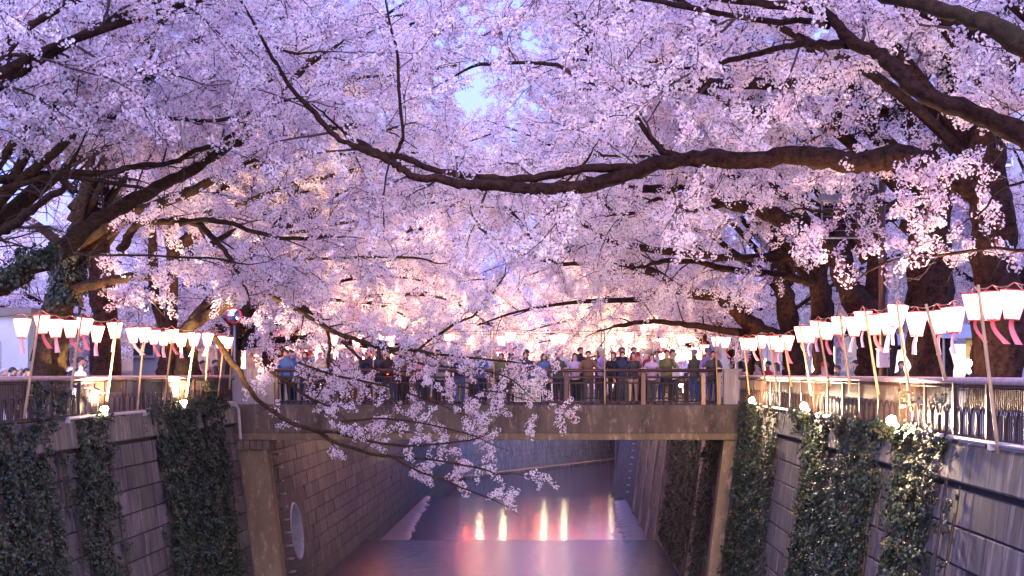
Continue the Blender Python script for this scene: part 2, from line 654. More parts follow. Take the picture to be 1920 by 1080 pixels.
# far turn of the right wall
w = thing("retaining_wall", "short wall end where the right bank turns away after the weirs", "wall", (5.2, 112, 0))
b = MB()
q0, q1 = Vector((4.75, 111.9, -10)), Vector((17, 131, -10))
t0, t1 = Vector((5.75, 111.9, 0)), Vector((18, 130, 0))
b.add([q0, q1, t1, t0, t0 + Vector((2, 0, 0)), t1 + Vector((2, 0, 0))], [(0, 3, 2, 1), (3, 4, 5, 2)], M_block)
b.build("face", w)
b = MB()
b.box((5.6, 111.0, -6.3), (1.5, 1.6, 4.4), M_block, bev=0.05)
b.build("buttress", w)

# pilaster strips on both walls beyond the bridge
for side, ys in ((1, (50.6, 66.5, 72, 77.5, 84)),):
    for k, y in enumerate(ys):
        b = MB()
        za, zb = -0.66, -8.9
        xa, xb = wall_x(side, za), wall_x(side, zb)
        dd = -side * 0.11
        hw = 0.4
        vs_ = [(xa, y - hw, za), (xa + dd, y - hw, za), (xa + dd, y + hw, za), (xa, y + hw, za), (xb, y - hw, zb), (xb + dd, y - hw, zb), (xb + dd, y + hw, zb), (xb, y + hw, zb)]
        b.add(vs_, [(0, 1, 5, 4), (1, 2, 6, 5), (2, 3, 7, 6), (0, 3, 2, 1)], M_coping)
        b.build("pilaster", wall_left if side < 0 else wall_right)

# round storm outlet in the left wall
out = thing("storm_outlet", "large round storm drain mouth set in the left wall under the footbridge", "drain", (wall_x(-1, -4.68), 50.0, -4.68))
Mo = Matrix.Translation((wall_x(-1, -4.68), 50.0, -4.68)) @ Matrix.Rotation(-math.atan(BAT), 4, 'Y') @ Matrix.Rotation(R(90), 4, 'Y')
b = MB()
vs_, fs = [], []
NS = 28
for k in range(NS):
    a = 2 * math.pi * k / NS
    ca, sa = math.cos(a), math.sin(a)
    m_ = max(abs(ca), abs(sa))
    vs_.append(Mo @ Vector((ca * 1.02, sa * 1.02, -0.012)))
    vs_.append(Mo @ Vector((ca / m_ * 1.6, sa / m_ * 2.54, -0.012)))
for k in range(NS):
    k2 = (k + 1) % NS
    fs.append((2 * k, 2 * k + 1, 2 * k2 + 1, 2 * k2))
b.add(vs_, fs, M_block)
b.build("surround", out)
b = MB()
b.lathe([(1.04, -0.011), (1.02, 0.035), (0.97, 0.03), (0.95, -0.1), (0.95, -0.9), (0.0, -0.92)], plain("pipe concrete with painted sky light", (0.30, 0.32, 0.40), 0.6), 28, Mo)  # blue-grey puts the sky light inside the pipe into its colour
b.build("pipe_mouth", out, smooth=True)

# step irons beside the outlet
lad = thing("step_irons", "column of short metal step irons climbing the left wall under the bridge", "ladder", (wall_x(-1, -2), 49.2, -8))
for k in range(13):
    z = -1.35 - k * 0.45
    x = wall_x(-1, z)
    b = MB()
    y0 = 47.9
    b.tube([(x - 0.03, y0 - 0.17, z), (x + 0.17, y0 - 0.17, z), (x + 0.17, y0 + 0.17, z), (x - 0.03, y0 + 0.17, z)], 0.018, M_rung, 6)
    b.build("rung", lad)
lad2 = thing("step_irons", "far ladder of step irons on the right wall past the ivy", "ladder", (wall_x(1, -2), 91, -8))
for k in range(14):
    z = -0.9 - k * 0.45
    x = wall_x(1, z)
    b = MB()
    b.tube([(x + 0.03, 90.4, z), (x - 0.17, 90.4, z), (x - 0.17, 91.0, z), (x + 0.03, 91.0, z)], 0.022, M_rung, 6)
    b.build("rung", lad2)

# small shelf brackets and weep slots on the near walls
for side, px, py, lab in ((-1, 262, 868, "small drain slot with metal shelf on left wall between ivy columns"),
                          (1, 1492, 880, "small drain slot with metal shelf on right wall by bridge abutment"),
                          (1, 1905, 1000, "small drain slot with metal shelf on right wall at photo edge")):
    k_ = (px - CX) / (py - CY)
    xt = XL if side < 0 else XR
    # x = k*(1-z) and x = xt -/+ BAT*z
    z = (xt - k_) / (side * -BAT - k_) if False else None
    lo, hi = -6.0, 0.0
    for _ in range(40):
        mid = (lo + hi) / 2
        f_ = wall_x(side, mid) - k_ * (1 - mid)
        if (f_ > 0) == (side < 0):
            hi = mid
        else:
            lo = mid
    z = (lo + hi) / 2
    x = wall_x(side, z)
    Y = x * F / (px - CX)
    ds = thing("drain_slot", lab, "drain", (x, Y, z))
    b = MB()
    b.box((x - side * 0.09, Y, z + 0.26), (0.22, 0.34, 0.03), M_rung)
    b.build("shelf", ds)
    b = MB()
    b.box((x - side * 0.0, Y, z - 0.12), (0.09, 0.15, 0.46), M_dark, bev=0.02)
    b.build("slot", ds)
    b = MB()
    b.box((x - side * 0.05, Y + 0.03, z - 0.1), (0.05, 0.06, 0.34), M_rung, bev=0.01)
    b.build("flap", ds)

# ------------------------------------------------------------------ footbridge
br = thing("footbridge", "concrete footbridge crossing the river with brown railings", "bridge", (-2.1, YB, 0))
b = MB()
b.box((-2.08, (YB + YB2) / 2, -0.10), (15.7, YB2 - YB - 0.9, 0.2), M_asphalt)
b.build("deck", br)
for y, nm in ((YB + 0.22, "beam"), (YB2 - 0.22, "beam")):
    b = MB()
    b.box((-2.08, y, -0.41), (15.62, 0.44, 0.86), M_bridge, bev=0.015)
    b.build(nm, br)
    b = MB()
    b.box((-2.08, y + (0.0 if y < 45 else 0), -0.945), (15.5, 0.56, 0.205), M_pier, bev=0.015)
    b.build("bottom_flange", br)
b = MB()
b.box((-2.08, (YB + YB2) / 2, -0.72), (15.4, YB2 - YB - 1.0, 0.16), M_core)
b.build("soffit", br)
for px0, px1 in ((434, 513), (1357, 1394)):
    for y in (YB + 0.18, YB2 - 0.2):
        b = MB()
        xa, xb = at(px0, 0, YB).x, at(px1, 0, YB).x
        b.box(((xa + xb) / 2, y, 0.59), (xb - xa, 0.30, 1.10), M_parapet, bev=0.02)
        b.build("parapet_block", br)
for side in (-1, 1):
    b = MB()
    xt = -9.85 if side < 0 else 5.72
    wd = 0.97 if side < 0 else 0.5
    d_ = -side
    za, zb = -1.055, -9.1
    vs_ = []
    for z in (za, zb):
        xi = xt + d_ * (wd + 0.12 * (-z - 1))
        xo = xt + d_ * (0.12 * (-z - 1)) - d_ * 0.9
        vs_ += [(xi, YB + 0.05, z), (xo, YB + 0.05, z), (xo, YB + 0.6, z), (xi, YB + 0.6, z)]
    b.add(vs_, [(0, 1, 5, 4), (1, 2, 6, 5), (2, 3, 7, 6), (3, 0, 4, 7), (0, 3, 2, 1)], M_pier)
    b.build("abutment", br)
for k in range(5):   # brick corbel below the left end of the beam
    b = MB()
    b.box((-9.65 + k * 0.2, YB + 0.0, -1.2), (0.18, 0.2, 0.28), M_bridge, bev=0.01)
    b.build("brick", br)

for y_r, lab in ((YB + 0.2, "brown steel railing along the near edge of the footbridge"), (YB2 - 0.2, "brown steel railing along the far edge of the footbridge behind the crowd")):
    rl = thing("bridge_railing", lab, "railing", (-2.0, y_r, 0.02))
    x0, x1 = at(513, 0, YB).x + 0.03, at(1357, 0, YB).x - 0.03
    for z, r_, nm in ((1.09, 0.055, "top_rail"), (0.875, 0.032, "middle_rail"), (0.70, 0.022, "lower_rail"), (0.13, 0.025, "bottom_rail")):
        b = MB()
        b.tube([(x0, y_r, z), (x1, y_r, z)], r_, M_brown_rail, 10)
        b.build(nm, rl, smooth=True)
    posts = [at(p, 0, YB).x for p in (515, 625, 770, 916, 1062, 1207, 1320, 1349)]
    pm = MB()
    pm.box((0, 0, 0.5), (0.15, 0.09, 1.0), M_brown_rail, bev=0.012)
    me = pm.mesh("post")
    for x in posts:
        link("post", me, rl, loc=Vector((x, y_r, 0.022)) - rl.location)
    cm = MB()
    cm.box((0, 0, 0), (0.16, 0.125, 0.03), M_pale_rail, bev=0.008)
    me = cm.mesh("post_cap")
    for x in posts:
        link("post_cap", me, rl, loc=Vector((x, y_r, 1.157)) - rl.location)
    bm_ = MB()
    bm_.tube([(0, 0, 0.13), (0, 0, 0.70)], 0.012, M_brown_rail, 6)
    me = bm_.mesh("baluster")
    x = x0 + 0.1
    while x < x1:
        if min(abs(x - p) for p in posts) > 0.09 and not (y_r < 45 and at(962, 0, YB).x < x < at(1016, 0, YB).x):
            link("baluster", me, rl, loc=Vector((x, y_r, 0)) - rl.location)
        x += 0.158
# openwork relief plate on the near railing
xa, xb = at(965, 0, YB).x, at(1013, 0, YB).x
pl = thing("relief_plate", "pale openwork metal plate fixed to the bridge railing", "plaque", ((xa + xb) / 2, YB + 0.12, 0.4))
b = MB()
cx_, cz_ = (xa + xb) / 2, 0.42
W_, H_ = xb - xa, 0.56
for dx, dz, sx, sz in ((-W_ / 2, 0, 0.035, H_), (W_ / 2, 0, 0.035, H_), (0, -H_ / 2, W_ + .035, 0.035), (0, H_ / 2, W_ + .035, 0.05)):
    b.box((cx_ + dx, YB + 0.12 + (0.002 if dz else 0), cz_ + dz), (sx, 0.03, sz), M_plate)
b.build("frame", pl)
b = MB()


def bar2(p, q, r_=0.011):
    b.tube([(cx_ + p[0], YB + 0.12, cz_ + p[1]), (cx_ + q[0], YB + 0.12, cz_ + q[1])], r_, M_plate, 5)


for k in range(8):
    a0, a1 = R(-60 + 26 * k), R(-60 + 26 * (k + 1))
    for rr in (0.17, 0.215):
        bar2((-0.27 + rr * math.cos(a0), -0.06 + rr * math.sin(a0)), (-0.27 + rr * math.cos(a1), -0.06 + rr * math.sin(a1)))
for p, q in (((-0.3, -0.27), (-0.27, 0.1)), ((-0.36, 0.0), (-0.2, -0.27)), ((-0.34, -0.2), (-0.12, 0.02)), ((0.02, -0.27), (0.2, 0.22)), ((0.2, 0.22), (0.37, -0.1)),
             ((0.08, -0.1), (0.37, -0.14)), ((0.02, -0.2), (0.37, -0.22)), ((-0.1, -0.27), (0.0, 0.1)), ((0.0, 0.1), (0.2, 0.05)), ((-0.05, 0.0), (0.1, -0.27)), ((-0.36, 0.2), (0.05, 0.17)),
             ((-0.1, 0.25), (0.37, 0.12)), ((0.12, 0.0), (0.3, 0.02)), ((0.2, 0.22), (0.2, -0.1)), ((-0.36, -0.12), (-0.15, -0.12)), ((0.3, 0.2), (0.37, 0.24))):
    bar2(p, q)
b.build("openwork", pl)


# ------------------------------------------------------------------ bank fences
def fence(side, label, y0, y1):
    fx = XL + 0.12 if side < 0 else XR - 0.12
    fn = thing("bank_fence", label, "fence", (fx, y0, 0.01))
    b = MB()
    b.tube([(fx, y0, 0.90), (fx, (y0 + y1) / 2, 0.90), (fx, y1, 0.90)], 0.05, M_pale_rail, 10)
    b.build("top_rail", fn, smooth=True)
    b = MB()
    b.tube([(fx, y0, 0.82), (fx, y1, 0.82)], 0.024, M_fence, 8)
    b.build("upper_rail", fn, smooth=True)
    b = MB()
    b.tube([(fx, y0, 0.12), (fx, y1, 0.12)], 0.045, M_fence, 8)
    b.build("bottom_rail", fn, smooth=True)
    pm = MB()
    pm.box((0, 0, 0.44), (0.07, 0.09, 0.86), M_fence, bev=0.01)
    mp = pm.mesh("post")
    pn = MB()
    L_ = 1.5
    k = 0.06
    while k < L_ - 0.05:
        pn.box((0, k, 0.47), (0.012, 0.014, 0.68), M_fence)
        k += 0.075
    mb_ = pn.mesh("bar_panel")
    ar = MB()
    for c in (0.19, 0.56, 0.94, 1.31):
        pts = [(-side * 0.016, c + 0.17 * math.cos(a), 0.28 + 0.26 * math.sin(a)) for a in [math.pi * i / 8 for i in range(9)]]
        pts = [(-side * 0.016, c + 0.17, 0.14)] + pts + [(-side * 0.016, c - 0.17, 0.14)]
        ar.tube(pts, 0.011, M_fence, 5)
    ma = ar.mesh("arch_bars")
    y = y0
    while y < y1 - 0.5:
        link("post", mp, fn, loc=Vector((fx, y, 0.01)) - fn.location)
        p = link("bar_panel", mb_, fn, loc=Vector((fx, y, 0)) - fn.location)
        kind(p, "stuff")
        link("arch_bars", ma, p, loc=(0, 0, 0))
        y += 1.5
    return fn


fence(-1, "brown barred fence with pale top pipe on the left bank before the footbridge", 21.0, 42.3)
fence(1, "brown barred fence with pale top pipe on the right bank before the footbridge", 13.5, 42.3)
fence(-1, "far brown barred fence on the left bank beyond the footbridge", 48.9, 80.0)
fence(1, "far brown barred fence on the right bank beyond the footbridge", 48.9, 80.0)

# low white conduits on the copings
for pts, lab, r_ in (
    ([(XL + 0.24, 27.5, 0.10), (XL + 0.26, 30.2, 0.11), (XL + 0.26, 32.6, 0.10)], "white conduit pipe lying on the left coping behind a lamp", 0.035),
    ([(XL + 0.22, 38.5, 0.12), (XL + 0.24, 41.4, 0.13), (XL + 0.24, 41.9, 0.10), (XL + 0.30, 42.1, -0.1), (XL + 0.34, 42.2, -1.0)], "white conduit pipe bending down the wall beside the bridge", 0.045),
    ([(XR - 0.22, 14.5, 0.13), (XR - 0.24, 17.5, 0.12), (XR - 0.22, 20.5, 0.11)], "white conduit pipe along the right coping at the photo edge", 0.03),
    ([(XR - 0.2, 28, 0.11), (XR - 0.2, 33, 0.11)], "white conduit pipe on the right coping between two floodlights", 0.025),
):
    b = MB()
    b.tube(pts, r_, M_white_pipe, 8)
    for p in pts[:3]:
        b.box((p[0], p[1], p[2] - 0.055), (0.07, 0.10, 0.07), M_white_pipe)
    tag(b.build("conduit", smooth=False), lab, "pipe", "white conduits on the copings")


# ------------------------------------------------------------------ scatter: instanced sprays inside one crown mesh
NP = 6


def scatter_group():
    g = bpy.data.node_groups.new("scatter_sprays", 'GeometryNodeTree')
    g.interface.new_socket('Geometry', in_out='INPUT', socket_type='NodeSocketGeometry')
    g.interface.new_socket('Geometry', in_out='OUTPUT', socket_type='NodeSocketGeometry')
    N, L_ = g.nodes, g.links
    gi, go = N.new('NodeGroupInput'), N.new('NodeGroupOutput')

    def attr(nm, ty):
        a = N.new('GeometryNodeInputNamedAttribute')
        a.data_type = ty
        a.inputs[0].default_value = nm
        return a.outputs[0]

    proto = attr("proto", 'INT')
    jn = N.new('GeometryNodeJoinGeometry')

    def sep(k):
        c = N.new('FunctionNodeCompare')
        c.data_type = 'INT'
        c.operation = 'EQUAL'
        L_.new(proto, c.inputs[2])
        c.inputs[3].default_value = k
        s = N.new('GeometryNodeSeparateGeometry')
        s.domain = 'POINT'
        L_.new(gi.outputs[0], s.inputs[0])
        L_.new(c.outputs[0], s.inputs[1])
        return s.outputs[0]

    for k in range(NP):
        ti = N.new('GeometryNodeGeometryToInstance')
        L_.new(sep(k + 1), ti.inputs[0])
        L_.new(ti.outputs[0], jn.inputs[0])
    iop = N.new('GeometryNodeInstanceOnPoints')
    L_.new(sep(0), iop.inputs['Points'])
    L_.new(jn.outputs[0], iop.inputs['Instance'])
    iop.inputs['Pick Instance'].default_value = True
    L_.new(attr("vid", 'INT'), iop.inputs['Instance Index'])
    e = N.new('FunctionNodeEulerToRotation')
    L_.new(attr("rot", 'FLOAT_VECTOR'), e.inputs[0])
    L_.new(e.outputs[0], iop.inputs['Rotation'])
    L_.new(attr("scl", 'FLOAT'), iop.inputs['Scale'])
    L_.new(iop.outputs[0], go.inputs[0])
    return g


SCATTER = scatter_group()


def scatter_obj(name, protos, mats, pos, rot, scl, parent):
    """pos/rot/scl: arrays; protos: list of NP (verts, faces, matidx)."""
    V, Fc, MI, PR = [], [], [], []
    o = 0
    for k, (v, f, m) in enumerate(protos):
        V.append(np.asarray(v, dtype=np.float32))
        Fc += [tuple(i + o for i in ff) for ff in f]
        MI += m
        PR.append(np.full(len(v), k + 1, dtype=np.int32))
        o += len(v)
    n = len(pos)
    base = np.array(parent.location)
    V.append(np.asarray(pos, dtype=np.float32) - base.astype(np.float32))
    PR.append(np.zeros(n, dtype=np.int32))
    V = np.concatenate(V)
    PR = np.concatenate(PR)
    me = bpy.data.meshes.new(name)
    me.from_pydata(V.tolist(), [], Fc)
    for m in mats:
        me.materials.append(m)
    me.polygons.foreach_set("material_index", MI)
    tot = len(V)
    a = me.attributes.new("proto", 'INT', 'POINT')
    a.data.foreach_set("value", PR)
    vid = np.zeros(tot, dtype=np.int32)
    vid[o:] = RNG.integers(0, NP, n)
    a = me.attributes.new("vid", 'INT', 'POINT')
    a.data.foreach_set("value", vid)
    rr = np.zeros((tot, 3), dtype=np.float32)
    rr[o:] = rot
    a = me.attributes.new("rot", 'FLOAT_VECTOR', 'POINT')
    a.data.foreach_set("vector", rr.ravel())
    ss = np.ones(tot, dtype=np.float32)
    ss[o:] = scl
    a = me.attributes.new("scl", 'FLOAT', 'POINT')
    a.data.foreach_set("value", ss)
    ob = bpy.data.objects.new(name, me)
    COL.objects.link(ob)
    ob.parent = parent
    md = ob.modifiers.new("scatter", 'NODES')
    md.node_group = SCATTER
    ob["kind"] = "stuff"
    return ob


def dir_to_euler(d, roll):
    d = d / np.maximum(1e-6, np.linalg.norm(d, axis=1, keepdims=True))
    yaw = np.arctan2(d[:, 1], d[:, 0])
    pitch = -np.arcsin(np.clip(d[:, 2], -1, 1))
    return np.stack([roll, pitch, yaw], axis=1)


def blossom_spray(rs, n_cl, flowers, leafy):
    """A twig with round pompoms of five petalled flowers on short stalks."""
    b = MB()
    Ls = 0.42
    path = [Vector((Ls * t, 0.03 * math.sin(3 * t + rs.random()), 0.03 * math.sin(2 * t + rs.random() * 3) - 0.02 * t * t)) for t in (0, .35, .7, 1)]
    b.tube(path, [0.006, 0.005, 0.004, 0.003], M_twig, 3, cap=False)
    for c in range(n_cl):
        t = (c + rs.uniform(0.2, 0.8)) / n_cl
        p = Vector((Ls * t, 0, 0)) + Vector((rs.uniform(-.02, .02), rs.uniform(-.06, .06), rs.uniform(-.07, .04)))
        rad = rs.uniform(0.042, 0.088)
        nf = int(flowers * (rad / 0.055) ** 1.5 + rs.random())
        for k in range(nf):
            u = Vector((rs.gauss(0, 1), rs.gauss(0, 1), rs.gauss(0, 1) - 0.25)).normalized()
            fc = p + u * rad * rs.uniform(0.8, 1.1)
            s = rs.uniform(0.020, 0.026)
            a1 = u.orthogonal().normalized()
            a2 = u.cross(a1)
            ph = rs.random() * 6.28
            cup = rs.uniform(0.1, 0.65)
            vs_ = [fc - u * s * 0.15]
            fs = []
            for q in range(5):
                for off, rr, hh in ((-0.56, 0.78, 0.7), (0.0, 1.0, 1.0), (0.56, 0.78, 0.7)):
                    an = ph + q * 1.2566 + off
                    vs_.append(fc + (a1 * math.cos(an) + a2 * math.sin(an)) * s * rr + u * s * cup * hh)
                o = 1 + q * 3
                fs.append((0, o, o + 1, o + 2))
            b.add(vs_, fs, M_petal)
            b.add([p, fc - u * s * 0.2 + a1 * 0.003, fc - u * s * 0.2 - a1 * 0.003], [(0, 1, 2)], M_calyx)
        if rs.random() < leafy:
            q = p + Vector((0.02, rs.uniform(-.04, .04), 0.05))
            b.add([q, q + Vector((.03, .012, .01)), q + Vector((.06, 0, .0)), q + Vector((.03, -.012, .01))], [(0, 1, 2, 3)], M_young)
    return b


_rs = random.Random(11)
_sp = [blossom_spray(_rs, 4 + k % 3, 8, 0.15) for k in range(NP)]
SPRAY_MATS = [M_twig, M_petal, M_calyx, M_young]


def protos_of(bs, mats):
    out_ = []
    for b in bs:
        mp = [mats.index(m) for m in b.mats]
        out_.append(([tuple(v) for v in b.v], b.f, [mp[i] for i in b.mi]))
    return out_


SPRAYS = protos_of(_sp, SPRAY_MATS)


def ivy_sprig(rs):
    b = MB()
    for k in range(13):
        p = Vector((rs.uniform(-.15, .15), rs.uniform(-.15, .15), rs.uniform(0.01, .09)))
        s = rs.uniform(0.028, 0.052)
        n = Vector((rs.gauss(0, .55), rs.gauss(0, .55), 1)).normalized()
        a = n.orthogonal().normalized()
        a = (Matrix.Rotation(rs.random() * 6.28, 3, n) @ a)
        c = n.cross(a)
        shape = ((0, -0.9), (0.75, -0.75), (0.62, -0.1), (1.0, 0.35), (0.4, 0.4), (0, 1.15), (-0.4, 0.4), (-1.0, 0.35), (-0.62, -0.1), (-0.75, -0.75))
        vs_ = [p + n * s * 0.16] + [p + a * x * s + c * y * s - n * s * 0.22 * (x * x) for x, y in shape]
        fs = [(0, i + 1, (i + 1) % 10 + 1) for i in range(10)]
        b.add(vs_, fs, M_ivy)
    b.tube([(-.15, rs.uniform(-.1, .1), 0.01), (0, 0, 0.015), (.15, rs.uniform(-.1, .1), 0.01)], 0.005, M_ivystem, 3, cap=False)
    return b


_rs = random.Random(5)
IVY = protos_of([ivy_sprig(_rs) for _ in range(NP)], [M_ivy, M_ivystem])


# ------------------------------------------------------------------ cherry trees
def spline(P, n):
    """Catmull-Rom through the points, n samples per span (numpy, last column may be a radius)."""
    P = np.asarray(P, dtype=float)
    if len(P) < 3:
        t = np.linspace(0, 1, 2 * n + 1)[:, None]
        return P[0] * (1 - t) + P[-1] * t
    Q = np.vstack([2 * P[0] - P[1], P, 2 * P[-1] - P[-2]])
    out_ = []
    for i in range(1, len(Q) - 2):
        p0_, p1_, p2_, p3_ = Q[i - 1], Q[i], Q[i + 1], Q[i + 2]
        for k in range(n):
            t = k / n
            out_.append(0.5 * (2 * p1_ + (p2_ - p0_) * t + (2 * p0_ - 5 * p1_ + 4 * p2_ - p3_) * t * t + (3 * p1_ - p0_ - 3 * p2_ + p3_) * t ** 3))
    out_.append(Q[-2])
    return np.array(out_)


def batch_tubes(P, Rr, sides):
    """P (N,K,3), Rr (N,K) -> verts, faces of N open tubes."""
    N, K, _ = P.shape
    T = np.gradient(P, axis=1)
    T /= np.maximum(1e-6, np.linalg.norm(T, axis=2, keepdims=True))
    ref = np.zeros_like(T)
    ref[..., 0] = 0.31
    ref[..., 1] = 0.27
    ref[..., 2] = 0.91
    U = np.cross(T, ref)
    U /= np.maximum(1e-6, np.linalg.norm(U, axis=2, keepdims=True))
    W = np.cross(T, U)
    an = np.arange(sides) * 2 * np.pi / sides
    V = P[:, :, None, :] + Rr[:, :, None, None] * (U[:, :, None, :] * np.cos(an)[None, None, :, None] + W[:, :, None, :] * np.sin(an)[None, None, :, None])
    base = (np.arange(N) * K * sides)[:, None, None]
    i = np.arange(K - 1)[None, :, None] * sides
    k = np.arange(sides)[None, None, :]
    k2 = (k + 1) % sides
    f = np.stack([base + i + k, base + i + k2, base + i + sides + k2, base + i + sides + k], axis=-1).reshape(-1, 4)
    return V.reshape(-1, 3), f


def np_mesh(name, V, Fq, mat, smooth=True):
    me = bpy.data.meshes.new(name)
    V = np.asarray(V, dtype=np.float32)
    Fq = np.asarray(Fq, dtype=np.int32)
    me.vertices.add(len(V))
    me.vertices.foreach_set("co", V.ravel())
    me.loops.add(Fq.size)
    me.loops.foreach_set("vertex_index", Fq.ravel())
    me.polygons.add(len(Fq))
    me.polygons.foreach_set("loop_start", np.arange(len(Fq), dtype=np.int32) * 4)
    me.materials.append(mat)
    me.update(calc_edges=True)
    me.validate()
    if smooth:
        me.polygons.foreach_set("use_smooth", np.ones(len(me.polygons), dtype=bool))
    return me


def limb_mesh(name, pr, mat, sides=9, rough=0.10):
    rough *= 1.7
    """pr (K,4) xyz + radius."""
    K = len(pr)
    P = pr[:, :3]
    T = np.gradient(P, axis=0)
    T /= np.maximum(1e-6, np.linalg.norm(T, axis=1, keepdims=True))
    u = np.cross(T[0], (0.2, 0.9, 0.4))
    V = []
    ph = RNG.random(sides) * 0.16 - 0.08
    for i in range(K):
        u = u - T[i] * np.dot(u, T[i])
        u /= np.linalg.norm(u)
        w_ = np.cross(T[i], u)
        an = np.arange(sides) * 2 * np.pi / sides
        ph = 0.75 * ph + RNG.normal(0, rough * 0.5, sides)
        r_ = pr[i, 3] * (1 + ph)
        V.append(P[i] + r_[:, None] * (u[None] * np.cos(an)[:, None] + w_[None] * np.sin(an)[:, None]))
    V = np.concatenate(V)
    i = np.arange(K - 1)[:, None] * sides
    k = np.arange(sides)[None]
    f = np.stack([i + k, i + (k + 1) % sides, i + sides + (k + 1) % sides, i + sides + k], axis=-1).reshape(-1, 4)
    V = np.vstack([V, P[-1] + T[-1] * pr[-1, 3] * 0.4])
    tip = len(V) - 1
    e = (K - 1) * sides
    tipf = np.array([[e + q, e + (q + 1) % sides, tip, tip] for q in range(0, sides)])
    me = bpy.data.meshes.new(name)
    me.from_pydata(V.tolist(), [], f.tolist() + [(a_, b_, c_) for a_, b_, c_, _ in tipf.tolist()])
    me.materials.append(mat)
    me.polygons.foreach_set("use_smooth", [True] * len(me.polygons))
    return me


TREE_N = [0]


def grow_tree(label, base, trunk, limbs, bark=None, zmin=None, dens=0.84, twl=1.0, spray_scale=1.0, keep=None, group="cherry trees along the river"):
    """trunk: (K,4); limbs: list of (K,4) arrays with optional flag for blossom density."""
    bark = bark or M_bark
    TREE_N[0] += 1
    t = thing("cherry_tree", label, "tree", base, group)
    off = np.array(base)

    def put(name, pr, sides, rough):
        q = pr.copy()
        q[:, :3] -= off
        link(name, limb_mesh(name, q, bark, sides, rough), t, loc=(0, 0, 0))

    if trunk is not None:
        put("trunk", trunk, 16, 0.12)
    sec_p, sec_r, ter_p, ter_r = [], [], [], []
    spos, sdir = [], []
    rg = RNG
    for item in limbs:
        pr, bl = item if isinstance(item, tuple) else (item, 1.0)
        put("limb", pr, 9, 0.10)
        seg = np.linalg.norm(np.diff(pr[:, :3], axis=0), axis=1)
        s_at = np.concatenate([[0], np.cumsum(seg)])
        tot = s_at[-1]
        if bl <= 0 or tot < 0.3:
            continue
        s = tot * 0.12 + rg.random() * 0.2
        while s < tot * 1.0:
            i = min(len(seg) - 1, int(np.searchsorted(s_at, s) - 1))
            p = pr[i, :3] + (pr[i + 1, :3] - pr[i, :3]) * (s - s_at[i]) / max(1e-6, seg[i])
            rad = pr[i, 3]
            tg = (pr[i + 1, :3] - pr[i, :3]) / max(1e-6, seg[i])
            step = (0.42 if rad < 0.07 else 0.55) / (dens * bl)
            s += step * (0.6 + 0.8 * rg.random())
            if rad > 0.15 and rg.random() < 0.6:
                continue
            rnd = rg.normal(0, 1, 3)
            rnd[2] = rnd[2] * 0.75 + 0.15
            if pr is not item and base[1] < 43:
                rnd[1] += 0.8
            rnd -= tg * np.dot(rnd, tg)
            rnd /= np.linalg.norm(rnd) + 1e-6
            d_ = tg * (0.35 + 0.6 * rg.random()) + rnd
            d_ /= np.linalg.norm(d_)
            Ls = twl * (0.9 + 1.3 * rg.random()) * (1.0 if rad > 0.04 else 0.75)
            K = 6
            pts = [p]
            dd = d_.copy()
            for k in range(K - 1):
                dd = dd + rg.normal(0, 0.16, 3) + np.array([0, 0, 0.05 - 0.055 * k])
                dd /= np.linalg.norm(dd)
                pts.append(pts[-1] + dd * Ls / (K - 1))
            pts = np.array(pts)
            r0 = min(0.028, rad * 0.55) * (0.6 + 0.5 * rg.random())
            sec_p.append(pts)
            sec_r.append(np.linspace(r0, 0.006, K))
            # sprays along the secondary
            m = max(2, int(Ls / 0.25))
            for q in range(m):
                tt = (0.22 + 0.78 * (q + rg.random()) / m) * (K - 1)
                j = min(K - 2, int(tt))
                pp = pts[j] + (pts[j + 1] - pts[j]) * (tt - j)
                dr = (pts[j + 1] - pts[j]) / np.linalg.norm(pts[j + 1] - pts[j])
                spos.append(pp)
                sdir.append(dr * 0.7 + rg.normal(0, 0.6, 3))
            # tertiary
            for q in range(int(Ls / 0.42 + rg.random())):
                tt = (0.25 + 0.75 * rg.random()) * (K - 1)
                j = min(K - 2, int(tt))
                pp = pts[j] + (pts[j + 1] - pts[j]) * (tt - j)
                dr = (pts[j + 1] - pts[j]) / np.linalg.norm(pts[j + 1] - pts[j])
                d3 = dr * 0.6 + rg.normal(0, 0.6, 3) + np.array([0, 0, 0.05])
                d3 /= np.linalg.norm(d3)
                L3 = twl * (0.35 + 0.6 * rg.random())
                p3 = [pp]
                for k in range(3):
                    d3 = d3 + rg.normal(0, 0.16, 3) - np.array([0, 0, 0.03])
                    d3 /= np.linalg.norm(d3)
                    p3.append(p3[-1] + d3 * L3 / 3)
                p3 = np.array(p3)
                ter_p.append(p3)
                ter_r.append(np.linspace(0.010, 0.004, 4))
                m3 = max(2, int(L3 / 0.26))
                for u in range(m3):
                    t3 = (0.2 + 0.8 * (u + rg.random()) / m3) * 3
                    j = min(2, int(t3))
                    spos.append(p3[j] + (p3[j + 1] - p3[j]) * (t3 - j))
                    sdir.append((p3[j + 1] - p3[j]) / (L3 / 3) * 0.8 + rg.normal(0, 0.5, 3))
    V, Fq, o = [], [], 0
    for P_, R_, sd in ((sec_p, sec_r, 5), (ter_p, ter_r, 3)):
        if P_:
            v, f = batch_tubes(np.array(P_), np.array(R_), sd)
            V.append(v - off)
            Fq.append(f + o)
            o += len(v)
    if V:
        ob = link("branchlets", np_mesh("branchlets", np.concatenate(V), np.concatenate(Fq), M_twig), t, loc=(0, 0, 0))
        kind(ob, "stuff")
